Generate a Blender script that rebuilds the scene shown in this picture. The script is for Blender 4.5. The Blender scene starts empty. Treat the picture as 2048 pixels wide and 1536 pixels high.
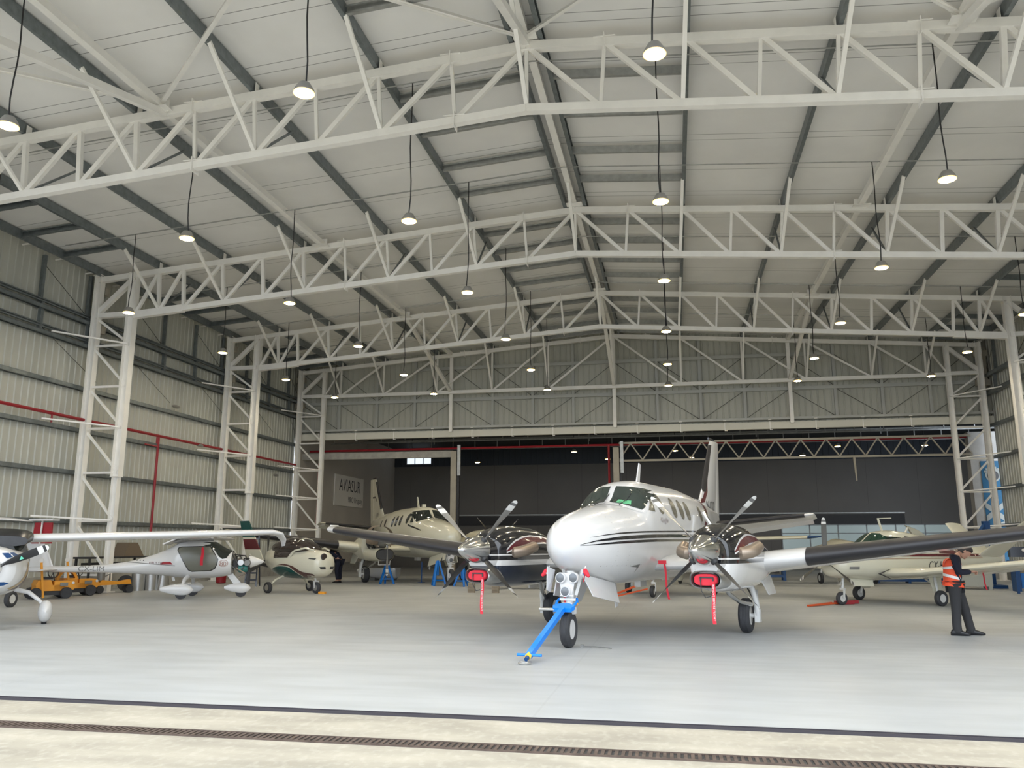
import bpy, bmesh, math, random
from mathutils import Vector, Matrix
from mathutils.bvhtree import BVHTree
random.seed(7)
sin, cos, pi = math.sin, math.cos, math.pi
SC = bpy.context.scene
COL = SC.collection
# ------------------------------------------------------------------ camera, world, exposure
YAW, PITCH, ROLL, FPX = -0.1935, 0.1953, 0.0005, 1634.3
cam_d = bpy.data.cameras.new('camera'); cam = bpy.data.objects.new('camera', cam_d); COL.objects.link(cam)
cam_d.sensor_fit = 'HORIZONTAL'; cam_d.sensor_width = 36.0; cam_d.lens = 36.0 * FPX / 2048.0
cam_d.clip_start = 0.1; cam_d.clip_end = 500
cam.location = (0, 0, 1.5)
_F = Vector((sin(YAW) * cos(PITCH), cos(YAW) * cos(PITCH), sin(PITCH)))
_R = Vector((cos(YAW), -sin(YAW), 0)); _U = _R.cross(_F)
_R2 = _R * cos(ROLL) + _U * sin(ROLL); _U2 = -_R * sin(ROLL) + _U * cos(ROLL)
cam.rotation_euler = Matrix((( _R2.x, _U2.x, -_F.x), (_R2.y, _U2.y, -_F.y), (_R2.z, _U2.z, -_F.z))).to_euler()
SC.camera = cam
W = bpy.data.worlds.new('overcast_sky'); SC.world = W; W.use_nodes = True
_n = W.node_tree.nodes; _l = W.node_tree.links
_bg = _n['Background']; _bg.inputs['Strength'].default_value = 1.15
_tc = _n.new('ShaderNodeTexCoord'); _sx = _n.new('ShaderNodeSeparateXYZ'); _cr = _n.new('ShaderNodeValToRGB')
_l.new(_tc.outputs['Generated'], _sx.inputs[0]); _l.new(_sx.outputs['Z'], _cr.inputs[0]); _l.new(_cr.outputs[0], _bg.inputs['Color'])
_cr.color_ramp.elements[0].color = (0.78, 0.87, 1.0, 1); _cr.color_ramp.elements[0].position = 0.0
_cr.color_ramp.elements[1].color = (0.90, 0.96, 1.0, 1); _cr.color_ramp.elements[1].position = 0.6
SC.view_settings.view_transform = 'Standard'; SC.view_settings.look = 'None'
SC.view_settings.exposure = 1.66; SC.view_settings.gamma = 1.0; SC.view_settings.use_curve_mapping = False
SC.cycles.max_bounces = 10; SC.cycles.diffuse_bounces = 6

# ------------------------------------------------------------------ materials
MATS = {}
def mat(name, col, rough=0.6, metal=0.0, emit=None, estr=1.0, coat=0.0, noise=None, alpha=None, spec=0.5):
    """noise=(scale, amount, (sx,sy,sz)) mottles the base colour"""
    if name in MATS: return MATS[name]
    m = bpy.data.materials.new(name); m.use_nodes = True; MATS[name] = m
    nt = m.node_tree; b = nt.nodes['Principled BSDF']
    b.inputs['Base Color'].default_value = (*col, 1); b.inputs['Roughness'].default_value = rough
    b.inputs['Metallic'].default_value = metal; b.inputs['Specular IOR Level'].default_value = spec
    if coat: b.inputs['Coat Weight'].default_value = coat; b.inputs['Coat Roughness'].default_value = 0.06
    if emit: b.inputs['Emission Color'].default_value = (*emit, 1); b.inputs['Emission Strength'].default_value = estr
    if alpha is not None: b.inputs['Alpha'].default_value = alpha
    if noise:
        sc, am, st = noise
        tc = nt.nodes.new('ShaderNodeTexCoord'); mp = nt.nodes.new('ShaderNodeMapping'); mp.inputs['Scale'].default_value = st
        nz = nt.nodes.new('ShaderNodeTexNoise'); nz.inputs['Scale'].default_value = sc; nz.inputs['Detail'].default_value = 6
        cr = nt.nodes.new('ShaderNodeValToRGB'); cr.color_ramp.elements[0].position = 0.3; cr.color_ramp.elements[1].position = 0.72
        cr.color_ramp.elements[0].color = (*[c * (1 - am) for c in col], 1); cr.color_ramp.elements[1].color = (*[min(1, c * (1 + am)) for c in col], 1)
        nt.links.new(tc.outputs['Object'], mp.inputs[0]); nt.links.new(mp.outputs[0], nz.inputs['Vector'])
        nt.links.new(nz.outputs['Fac'], cr.inputs[0]); nt.links.new(cr.outputs[0], b.inputs['Base Color'])
    return m
M = dict(
 steel=mat('white_painted_steel', (0.85, 0.835, 0.80), 0.5, noise=(3, 0.04, (1, 1, 1))),
 galv=mat('galvanised_steel', (0.20, 0.225, 0.235), 0.42, 0.55, noise=(6, 0.18, (1, 1, 1))),
 galvl=mat('bright_galvanised_steel', (0.38, 0.39, 0.38), 0.4, 0.5, noise=(6, 0.15, (1, 1, 1))),
 cable=mat('black_cable', (0.02, 0.02, 0.022), 0.6),
 rod=mat('dark_steel_rod', (0.09, 0.09, 0.085), 0.5, 0.4),
 red=mat('red_pipe_paint', (0.30, 0.012, 0.02), 0.4),
 lamp=mat('lamp_lens', (0.9, 0.85, 0.7), 0.4, emit=(1.0, 0.88, 0.66), estr=105.0),
 lampr=mat('lamp_rim_glow', (0.9, 0.7, 0.3), 0.4, emit=(1.0, 0.62, 0.14), estr=1.6),
 lampd=mat('annex_lamp_lens', (0.9, 0.85, 0.7), 0.4, emit=(1.0, 0.84, 0.58), estr=22.0),
 lamph=mat('lamp_housing', (0.35, 0.34, 0.32), 0.4, 0.6),
 concrete=mat('plinth_concrete', (0.36, 0.35, 0.32), 0.8, noise=(4, 0.15, (1, 1, 1))),
 post=mat('beige_post_paint', (0.36, 0.33, 0.27), 0.6, noise=(3, 0.08, (1, 1, 1))),
 white=mat('aircraft_white_paint', (0.65, 0.645, 0.64), 0.24, coat=0.5),
 cream=mat('aircraft_cream_paint', (0.60, 0.58, 0.47), 0.25, coat=0.5),
 black=mat('gloss_black_paint', (0.012, 0.012, 0.014), 0.15, coat=0.6),
 navy=mat('dark_navy_paint', (0.012, 0.018, 0.035), 0.22, coat=0.4),
 maroon=mat('maroon_paint', (0.10, 0.008, 0.015), 0.25, coat=0.4),
 boot=mat('deice_boot_rubber', (0.018, 0.017, 0.02), 0.45),
 rubber=mat('tyre_rubber', (0.035, 0.036, 0.04), 0.7, noise=(8, 0.2, (1, 1, 1))),
 chrome=mat('polished_metal', (0.72, 0.72, 0.71), 0.16, 1.0),
 alum=mat('dull_aluminium', (0.5, 0.5, 0.49), 0.35, 0.9),
 exh=mat('heat_stained_steel', (0.36, 0.29, 0.23), 0.38, 0.75),
 glass=mat('dark_cabin_glass', (0.02, 0.025, 0.022), 0.05, coat=0.3),
 wglass=mat('windscreen_glass', (0.035, 0.045, 0.038), 0.04, coat=0.3),
 shade=mat('window_with_blind', (0.17, 0.155, 0.115), 0.25, coat=0.5),
 redc=mat('red_cover_fabric', (0.62, 0.02, 0.04), 0.7),
 gear=mat('gear_leg_paint', (0.62, 0.62, 0.60), 0.35),
 blue=mat('blue_enamel', (0.0, 0.14, 0.50), 0.35, noise=(5, 0.1, (1, 1, 1))),
 dkblue=mat('dark_blue_enamel', (0.004, 0.05, 0.17), 0.4),
 orange=mat('orange_enamel', (0.62, 0.09, 0.02), 0.5),
 yellow=mat('yellow_enamel', (0.72, 0.30, 0.02), 0.45),
 dark=mat('dark_grey_parts', (0.03, 0.03, 0.032), 0.55),
 grey=mat('mid_grey_parts', (0.2, 0.2, 0.19), 0.5, 0.3),
 wood=mat('block_wood', (0.35, 0.2, 0.08), 0.8),
)
def vmath(nt, op, a, b=None):
    n = nt.nodes.new('ShaderNodeMath'); n.operation = op
    for i, v in enumerate((a, b)):
        if v is None: continue
        if isinstance(v, (int, float)): n.inputs[i].default_value = v
        else: nt.links.new(v, n.inputs[i])
    return n.outputs[0]

# ------------------------------------------------------------------ mesh helpers
class MB:
    def __init__(s): s.v = []; s.f = []; s.mi = []
    def add(s, vs, fs, mi=0):
        o = len(s.v); s.v += [tuple(p) for p in vs]; s.f += [tuple(i + o for i in f) for f in fs]; s.mi += [mi] * len(fs); return s
    def box(s, c, d, rz=0.0, mi=0):
        x, y, z = (k / 2 for k in d); cr, sr = cos(rz), sin(rz); vs = []
        for sx, sy, sz in ((-1,-1,-1),(1,-1,-1),(1,1,-1),(-1,1,-1),(-1,-1,1),(1,-1,1),(1,1,1),(-1,1,1)):
            a, b = sx * x, sy * y; vs.append((c[0] + a * cr - b * sr, c[1] + a * sr + b * cr, c[2] + sz * z))
        return s.add(vs, ((0,3,2,1),(4,5,6,7),(0,1,5,4),(1,2,6,5),(2,3,7,6),(3,0,4,7)), mi)
    def beam(s, p, q, w, h=None, up=(0, 0, 1), mi=0, w2=None, h2=None):
        """rectangular bar p->q, w across, h along up"""
        h = h or w; p = Vector(p); q = Vector(q); d = (q - p).normalized(); u = Vector(up)
        r = d.cross(u)
        if r.length < 1e-4: r = d.cross(Vector((0, 1, 0)))
        r.normalize(); u = r.cross(d); w2 = w2 or w; h2 = h2 or h; vs = []
        for c, ww, hh in ((p, w, h), (q, w2, h2)):
            for a, b in ((-1,-1),(1,-1),(1,1),(-1,1)): vs.append(c + r * a * ww / 2 + u * b * hh / 2)
        return s.add(vs, ((0,1,2,3),(7,6,5,4),(0,4,5,1),(1,5,6,2),(2,6,7,3),(3,7,4,0)), mi)
    def cbeam(s, p, q, w, h, up=(0, 0, 1), t=0.012, side=1, mi=0):
        """C channel p->q: web of height h, flanges of width w to one side"""
        p = Vector(p); q = Vector(q); d = (q - p).normalized(); u = Vector(up); r = d.cross(u).normalized() * side; u = r.cross(d).normalized()
        if u.dot(Vector(up)) < 0: u = -u
        s.beam(p, q, t, h, up, mi)
        for k in (-1, 1):
            o = u * k * (h / 2 - t / 2) + r * w / 2; s.beam(p + o, q + o, w, t, up, mi)
            o = u * k * (h / 2 - .02) + r * w; s.beam(p + o, q + o, t, .04, up, mi)
        return s
    def tube(s, pts, r, n=10, cap=True, mi=0):
        pts = [Vector(p) for p in pts]; rs = r if isinstance(r, (list, tuple)) else [r] * len(pts); vs = []; fs = []
        prev = None
        for i, p in enumerate(pts):
            d = (pts[min(i + 1, len(pts) - 1)] - pts[max(i - 1, 0)]).normalized()
            if prev is None: a = d.orthogonal().normalized()
            else: a = (prev - d * prev.dot(d)).normalized()
            prev = a; b = d.cross(a)
            for k in range(n): t = 2 * pi * k / n; vs.append(p + (a * cos(t) + b * sin(t)) * rs[i])
        for i in range(len(pts) - 1):
            for k in range(n): fs.append((i * n + k, i * n + (k + 1) % n, (i + 1) * n + (k + 1) % n, (i + 1) * n + k))
        if cap: fs.append(tuple(range(n - 1, -1, -1))); fs.append(tuple((len(pts) - 1) * n + k for k in range(n)))
        return s.add(vs, fs, mi)
    def lathe(s, prof, c=(0, 0, 0), axis=(0, 0, 1), n=24, mi=0, cap=True):
        """prof = [(r, h)] revolved about axis through c"""
        ax = Vector(axis).normalized(); a = ax.orthogonal().normalized(); b = ax.cross(a); c = Vector(c); vs = []; fs = []
        for r, h in prof:
            for k in range(n): t = 2 * pi * k / n; vs.append(c + ax * h + (a * cos(t) + b * sin(t)) * max(r, 1e-4))
        for i in range(len(prof) - 1):
            for k in range(n): fs.append((i * n + k, i * n + (k + 1) % n, (i + 1) * n + (k + 1) % n, (i + 1) * n + k))
        if cap: fs.append(tuple(range(n - 1, -1, -1))); fs.append(tuple((len(prof) - 1) * n + k for k in range(n)))
        return s.add(vs, fs, mi)
    def rings(s, rings, cap=True, mi=0):
        n = len(rings[0]); vs = [p for r in rings for p in r]; fs = []
        for i in range(len(rings) - 1):
            for k in range(n): fs.append((i * n + k, i * n + (k + 1) % n, (i + 1) * n + (k + 1) % n, (i + 1) * n + k))
        if cap: fs.append(tuple(range(n - 1, -1, -1))); fs.append(tuple((len(rings) - 1) * n + k for k in range(n)))
        return s.add(vs, fs, mi)
    def prism(s, poly, vec, mi=0):
        """extrude a 3D polygon along vec"""
        n = len(poly); v = Vector(vec); a = [Vector(p) for p in poly]; vs = a + [p + v for p in a]
        fs = [tuple(range(n - 1, -1, -1)), tuple(range(n, 2 * n))] + [(k, (k + 1) % n, (k + 1) % n + n, k + n) for k in range(n)]
        return s.add(vs, fs, mi)
    def ball(s, c, r, sc=(1, 1, 1), n=16, mi=0):
        m = n // 2; return s.rings([[(c[0] + r * sc[0] * sin(pi * i / m) * cos(2 * pi * k / n), c[1] + r * sc[1] * sin(pi * i / m) * sin(2 * pi * k / n), c[2] + r * sc[2] * cos(pi * i / m)) for k in range(n)] for i in [0.02] + list(range(1, m)) + [m - 0.02]], True, mi)
    def build(s, name, m, parent=None, smooth=False, fix=True):
        me = bpy.data.meshes.new(name); o0 = parent.location if (parent is not None and parent.get('_w')) else (0, 0, 0)
        if parent is not None and parent.get('_w2'): o0 = parent['_w2']
        me.from_pydata([(v[0] - o0[0], v[1] - o0[1], v[2] - o0[2]) for v in s.v], [], s.f)
        for k in (m if isinstance(m, (list, tuple)) else [m]): me.materials.append(k)
        if any(s.mi): me.polygons.foreach_set('material_index', s.mi)
        if fix:
            bm = bmesh.new(); bm.from_mesh(me); bmesh.ops.remove_doubles(bm, verts=bm.verts, dist=1e-5); bmesh.ops.recalc_face_normals(bm, faces=bm.faces); bm.to_mesh(me); bm.free()
        me.update()
        if smooth: shade(me, smooth if isinstance(smooth, float) else 40.0)
        o = bpy.data.objects.new(name, me); COL.objects.link(o)
        if parent is not None: o.parent = parent
        return o
def shade(me, ang):
    me.polygons.foreach_set('use_smooth', [True] * len(me.polygons))
    bm = bmesh.new(); bm.from_mesh(me); lim = math.radians(ang)
    for e in bm.edges: e.smooth = not (len(e.link_faces) != 2 or e.calc_face_angle(0) > lim)
    bm.to_mesh(me); bm.free()
def thing(name, label, cat, loc=(0, 0, 0), rz=0.0, group=None, scale=1.0, world=False):
    """an Empty; world=True: parts are given in world coordinates"""
    o = bpy.data.objects.new(name, None); COL.objects.link(o); o.location = loc; o.rotation_euler = (0, 0, rz); o.scale = (scale,) * 3
    o['label'] = label; o['category'] = cat; o.empty_display_size = 0.2
    if group: o['group'] = group
    if world: o['_w'] = 1
    return o
def tag(o, label, cat, group=None):
    o['label'] = label; o['category'] = cat
    if group: o['group'] = group
    return o
def struct(name, mb, m, smooth=False):
    o = mb.build(name, m, None, smooth); o['kind'] = 'structure'; return o
def clean():
    for o in bpy.data.objects:
        for k in ('_w', '_w2'):
            if k in o: del o[k]
def dup(root, loc, rz=None, label=None, group=None):
    r = root.copy(); COL.objects.link(r); r.location = loc
    if rz is not None: r.rotation_euler = (0, 0, rz)
    if label: r['label'] = label
    if group: r['group'] = group
    for ch in list(root.children):
        c = ch.copy(); COL.objects.link(c); c.parent = r
        for g in list(ch.children):
            d = g.copy(); COL.objects.link(d); d.parent = c
    return r
def pch(xs, ys, x):
    """monotone-ish cubic interpolation"""
    if x <= xs[0]: return ys[0]
    if x >= xs[-1]: return ys[-1]
    i = max(k for k in range(len(xs) - 1) if xs[k] <= x)
    def sl(k):
        if k == 0: return (ys[1] - ys[0]) / (xs[1] - xs[0])
        if k == len(xs) - 1: return (ys[-1] - ys[-2]) / (xs[-1] - xs[-2])
        a = (ys[k] - ys[k - 1]) / (xs[k] - xs[k - 1]); b = (ys[k + 1] - ys[k]) / (xs[k + 1] - xs[k])
        return 0 if a * b <= 0 else 2 * a * b / (a + b)
    h = xs[i + 1] - xs[i]; t = (x - xs[i]) / h; m0, m1 = sl(i) * h, sl(i + 1) * h
    return (2*t**3-3*t**2+1)*ys[i] + (t**3-2*t**2+t)*m0 + (-2*t**3+3*t**2)*ys[i+1] + (t**3-t**2)*m1
def text_mesh(txt, size, res=2, bold=0.0):
    cu = bpy.data.curves.new('t', 'FONT'); cu.body = txt; cu.size = size; cu.resolution_u = res; cu.offset = bold; cu.align_x = 'CENTER'; cu.align_y = 'CENTER'
    ob = bpy.data.objects.new('t', cu); COL.objects.link(ob); dg = bpy.context.evaluated_depsgraph_get()
    me = bpy.data.meshes.new_from_object(ob.evaluated_get(dg)); bpy.data.objects.remove(ob); bpy.data.curves.remove(cu)
    vs = [tuple(v.co) for v in me.vertices]; fs = [tuple(p.vertices) for p in me.polygons]; bpy.data.meshes.remove(me); return vs, fs
ORD = ['', 'first', 'second', 'third', 'fourth', 'fifth', 'sixth', 'seventh', 'eighth', 'ninth', 'tenth', 'eleventh', 'twelfth', 'thirteenth', 'fourteenth', 'fifteenth']
# ------------------------------------------------------------------ the building
XR, HR, SL, DT, PN = -2.7272, 11.9675, 0.0747, 1.4548, 1.4774
def nx(k):
    a = abs(k); x = 0.0
    for i in range(1, a + 1): x += PN * 1.1244 if i <= 2 else (PN if i <= 9 else PN * 0.6349)
    return x * (1 if k >= 0 else -1)
Y2, BAY = 24.376, 8.8636
FY = {0: 15.51 - 7.36, 1: Y2 - BAY, 2: Y2, 3: Y2 + BAY, 4: Y2 + BAY + 7.3595}
XL, XRT = -20.15, 14.75           # side wall faces
YF, YB = 7.48, 41.25              # door line, rear gable wall
YA = 57.0                         # back wall of the annex
def ztop(X): return HR - SL * abs(X - XR)
RU = 0.42                         # roof underside above top-chord centreline

def mat_floor():
    m = bpy.data.materials.new('painted_hangar_floor'); m.use_nodes = True; nt = m.node_tree; b = nt.nodes['Principled BSDF']
    tc = nt.nodes.new('ShaderNodeTexCoord')
    def noi(scale, st, det=5):
        mp = nt.nodes.new('ShaderNodeMapping'); mp.inputs['Scale'].default_value = st; nt.links.new(tc.outputs['Object'], mp.inputs[0])
        n = nt.nodes.new('ShaderNodeTexNoise'); n.inputs['Scale'].default_value = scale; n.inputs['Detail'].default_value = det; nt.links.new(mp.outputs[0], n.inputs['Vector']); return n.outputs['Fac']
    cr = nt.nodes.new('ShaderNodeValToRGB'); cr.color_ramp.elements[0].position = .32; cr.color_ramp.elements[1].position = .7
    cr.color_ramp.elements[0].color = (0.395, 0.41, 0.42, 1); cr.color_ramp.elements[1].color = (0.47, 0.48, 0.48, 1)
    nt.links.new(noi(0.35, (1, 1, 1)), cr.inputs[0])
    mx = nt.nodes.new('ShaderNodeMixRGB'); mx.blend_type = 'MULTIPLY'; mx.inputs[0].default_value = .35
    cr2 = nt.nodes.new('ShaderNodeValToRGB'); cr2.color_ramp.elements[0].position = .35; cr2.color_ramp.elements[0].color = (.7, .7, .68, 1); cr2.color_ramp.elements[1].position = .6
    nt.links.new(noi(1.3, (.5, 2.5, 1), 8), cr2.inputs[0]); nt.links.new(cr.outputs[0], mx.inputs[1]); nt.links.new(cr2.outputs[0], mx.inputs[2])
    # slab joints every 6 m
    sx = nt.nodes.new('ShaderNodeSeparateXYZ'); nt.links.new(tc.outputs['Object'], sx.inputs[0])
    jx = vmath(nt, 'LESS_THAN', vmath(nt, 'PINGPONG', vmath(nt, 'ADD', sx.outputs['X'], 1.3), 3.0), 0.012)
    jy = vmath(nt, 'LESS_THAN', vmath(nt, 'PINGPONG', vmath(nt, 'ADD', sx.outputs['Y'], 0.4), 3.0), 0.012)
    j = vmath(nt, 'MULTIPLY', vmath(nt, 'MAXIMUM', jx, jy), 0.10)
    m2 = nt.nodes.new('ShaderNodeMixRGB'); m2.inputs[2].default_value = (.12, .12, .12, 1); nt.links.new(j, m2.inputs[0]); nt.links.new(mx.outputs[0], m2.inputs[1])
    nt.links.new(m2.outputs[0], b.inputs['Base Color'])
    r = vmath(nt, 'ADD', vmath(nt, 'MULTIPLY', noi(.8, (1, 1, 1)), 0.25), 0.30); nt.links.new(r, b.inputs['Roughness'])
    return m
def mat_apron():
    m = bpy.data.materials.new('weathered_apron_concrete'); m.use_nodes = True; nt = m.node_tree; b = nt.nodes['Principled BSDF']; b.inputs['Roughness'].default_value = .85
    tc = nt.nodes.new('ShaderNodeTexCoord')
    def noi(scale, st, det=8):
        mp = nt.nodes.new('ShaderNodeMapping'); mp.inputs['Scale'].default_value = st; nt.links.new(tc.outputs['Object'], mp.inputs[0])
        n = nt.nodes.new('ShaderNodeTexNoise'); n.inputs['Scale'].default_value = scale; n.inputs['Detail'].default_value = det; nt.links.new(mp.outputs[0], n.inputs['Vector']); return n.outputs['Fac']
    cr = nt.nodes.new('ShaderNodeValToRGB'); e = cr.color_ramp.elements; e[0].position = .35; e[0].color = (.31, .28, .225, 1); e[1].position = .65; e[1].color = (.43, .39, .315, 1)
    nt.links.new(noi(1.6, (.6, 1.6, 1)), cr.inputs[0])
    c2 = nt.nodes.new('ShaderNodeValToRGB'); e = c2.color_ramp.elements; e[0].position = .5; e[0].color = (0, 0, 0, 1); e[1].position = .68; e[1].color = (1, 1, 1, 1)
    nt.links.new(noi(14, (1, .6, 1)), c2.inputs[0])
    mx = nt.nodes.new('ShaderNodeMixRGB'); mx.inputs[2].default_value = (.58, .54, .46, 1); nt.links.new(vmath(nt, 'MULTIPLY', c2.outputs[0], .25), mx.inputs[0]); nt.links.new(cr.outputs[0], mx.inputs[1])
    nt.links.new(mx.outputs[0], b.inputs['Base Color'])
    bp = nt.nodes.new('ShaderNodeBump'); bp.inputs['Strength'].default_value = .25; bp.inputs['Distance'].default_value = .01; nt.links.new(noi(30, (1, 1, 1)), bp.inputs['Height']); nt.links.new(bp.outputs[0], b.inputs['Normal'])
    return m
def mat_panel(name, axis, c0, c1, pitch, line, off=0.0, pair=None, rough=.5):
    """sheet with thin joint lines across one axis"""
    m = bpy.data.materials.new(name); m.use_nodes = True; nt = m.node_tree; b = nt.nodes['Principled BSDF']; b.inputs['Roughness'].default_value = rough
    tc = nt.nodes.new('ShaderNodeTexCoord'); sx = nt.nodes.new('ShaderNodeSeparateXYZ'); nt.links.new(tc.outputs['Object'], sx.inputs[0])
    def ln(o): return vmath(nt, 'LESS_THAN', vmath(nt, 'PINGPONG', vmath(nt, 'ADD', sx.outputs[axis], o), pitch / 2), line)
    l = ln(off)
    if pair: l = vmath(nt, 'MAXIMUM', l, ln(off + pair))
    nz = nt.nodes.new('ShaderNodeTexNoise'); nz.inputs['Scale'].default_value = .6; nz.inputs['Detail'].default_value = 4; nt.links.new(tc.outputs['Object'], nz.inputs['Vector'])
    cr = nt.nodes.new('ShaderNodeValToRGB'); cr.color_ramp.elements[0].position = .3; cr.color_ramp.elements[1].position = .7
    cr.color_ramp.elements[0].color = (*[c * .94 for c in c0], 1); cr.color_ramp.elements[1].color = (*[c * 1.04 for c in c0], 1); nt.links.new(nz.outputs['Fac'], cr.inputs[0])
    mx = nt.nodes.new('ShaderNodeMixRGB'); nt.links.new(l, mx.inputs[0]); nt.links.new(cr.outputs[0], mx.inputs[1]); mx.inputs[2].default_value = (*c1, 1)
    nt.links.new(mx.outputs[0], b.inputs['Base Color']); return m
FLOORM = mat_floor()
b = MB().box(((XL + XRT) / 2, (YF + YA) / 2 + .1, -0.15), (XRT - XL + .6, YA - YF + .2, 0.3)); struct('floor', b, FLOORM)
b = MB().box((-3, -31.4, -0.155), (120, 77.7, 0.3)); struct('floor_apron', b, mat_apron())
# threshold rail along the door line (two sunk rails in a steel channel)
b = MB(); b.box((-3, YF - .01, .0), (36, .07, .02)); b.box((-3, YF - .04, .01), (36, .012, .02)); b.box((-3, YF + .02, .01), (36, .012, .02))
struct('trim_1', b, mat('door_track_steel', (.055, .05, .06), .5, .4))
# drainage grating in the apron
dg = thing('drain_grating', 'long rusty brown slotted drain grating sunk in the pale apron before the door track', 'drain', (-2, 6.45, 0), world=True)
gm = mat('rusty_grating_iron', (.11, .08, .065), .7, .3, noise=(9, .35, (1, 1, 1)))
b = MB(); b.box((-2, 6.45, -.009), (26, .17, .013)); b.build('channel', M['dark'], dg)
b = MB()
for sx in (-1, 1): b.box((-2, 6.45 + sx * .088, -.006), (26, .012, .03))
for i in range(520): b.box((-14.98 + i * .05, 6.45, -.004), (.026, .165, .018))
b.build('bars', gm, dg)

# side walls: corrugated sheet
def corr_wall(name, axis, pos, lo, hi, zlo, zhi, m, depth=.035, pitch=.28, sgn=1):
    """ribbed sheet: broad pans with narrow trapezoid ribs; the inner face is what the hangar sees"""
    b = MB(); n = int((hi - lo) / pitch); pr = []
    for i in range(n + 1):
        t = lo + i * pitch
        for dt, dd in ((0, 0), (.19, 0), (.21, depth), (.25, depth), (.27, 0)):
            if t + dt <= hi: pr.append((t + dt, dd))
    pr.append((hi, 0)); vs = []; fs = []
    for t, dd in pr:
        for z in (zlo, zhi(t) if callable(zhi) else zhi):
            vs.append((pos + sgn * dd, t, z) if axis == 'x' else (t, pos + sgn * dd, z))
    k = len(pr)
    for i in range(k - 1): fs.append((2*i, 2*i+2, 2*i+3, 2*i+1))
    # backing so the wall has thickness
    bx = -sgn * .08
    for t, dd in pr:
        for z in (zlo, zhi(t) if callable(zhi) else zhi):
            vs.append((pos + bx, t, z) if axis == 'x' else (t, pos + bx, z))
    o = 2 * k
    for i in range(k - 1): fs.append((o+2*i, o+2*i+1, o+2*i+3, o+2*i+2)); fs.append((2*i+1, 2*i+3, o+2*i+3, o+2*i+1)); fs.append((2*i, o+2*i, o+2*i+2, 2*i+2))
    b.add(vs, fs); return struct(name, b, m)
SHEET = mat('ribbed_wall_sheet', (0.50, 0.505, 0.455), .5, .05, noise=(1.2, .07, (1, 1, .1)))
corr_wall('wall_left', 'x', XL, YF, YB, .45, ztop(XL) + RU, SHEET, sgn=1)
corr_wall('wall_right', 'x', XRT, YF, YB, .45, ztop(XRT) + RU, SHEET, sgn=-1)
struct('baseboard_left', MB().box((XL, (YF + YA) / 2, .25), (.3, YA - YF, .5)), M['concrete'])
struct('baseboard_right', MB().box((XRT, (YF + YA) / 2, .25), (.3, YA - YF, .5)), M['concrete'])
# rear gable wall above the annex opening
SHEET2 = mat('rear_wall_sheet', (0.45, 0.455, 0.405), .55, noise=(1.0, .08, (1, 1, .1)))
corr_wall('wall_rear_gable', 'y', YB, XL, XRT, 7.25, lambda x: ztop(x) + RU, SHEET2, sgn=-1, pitch=.30, depth=.03)
# front wall above the open door and beside it (behind the camera's frame)
b = MB(); b.prism([(XL - .2, YF, 9.3), (XRT + .2, YF, 9.3), (XRT + .2, YF, ztop(XRT) + RU), (XR, YF, HR + RU), (XL - .2, YF, ztop(XL) + RU)], (0, .12, 0)); struct('wall_front', b, SHEET)
# roof: insulated panels with paired joints running across the slope
ROOF = mat_panel('insulated_roof_panel', 'Y', (0.83, 0.825, 0.81), (.25, .25, .24), 1.78, .009, off=.68, pair=.30)
b = MB()
for sg in (-1, 1):
    xe = (XL - .4) if sg < 0 else (XRT + .4)
    b.prism([(XR, YF - .3, HR + RU), (xe, YF - .3, ztop(xe) + RU), (xe, YF - .3, ztop(xe) + RU + .12), (XR, YF - .3, HR + RU + .12)], (0, YB - YF + .5, 0))
struct('ceiling', b, ROOF)
# annex shell (lower, dark)
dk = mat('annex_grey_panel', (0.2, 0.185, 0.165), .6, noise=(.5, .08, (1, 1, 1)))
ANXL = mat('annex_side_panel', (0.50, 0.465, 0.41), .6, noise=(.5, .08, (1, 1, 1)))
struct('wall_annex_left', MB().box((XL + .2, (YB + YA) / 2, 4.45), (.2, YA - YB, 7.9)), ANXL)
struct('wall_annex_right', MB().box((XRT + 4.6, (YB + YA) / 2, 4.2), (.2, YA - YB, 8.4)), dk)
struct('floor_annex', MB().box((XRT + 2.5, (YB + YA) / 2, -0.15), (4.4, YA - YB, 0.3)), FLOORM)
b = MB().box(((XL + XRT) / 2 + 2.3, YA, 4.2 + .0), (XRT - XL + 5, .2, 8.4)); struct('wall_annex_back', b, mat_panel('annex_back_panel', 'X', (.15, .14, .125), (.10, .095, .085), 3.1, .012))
struct('ceiling_annex', MB().box(((XL + XRT) / 2 + 2.3, (YB + YA) / 2 + .1, 8.45), (XRT - XL + 5, YA - YB - .1, .1)), mat('annex_roof_underside', (.05, .055, .06), .7))

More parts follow.
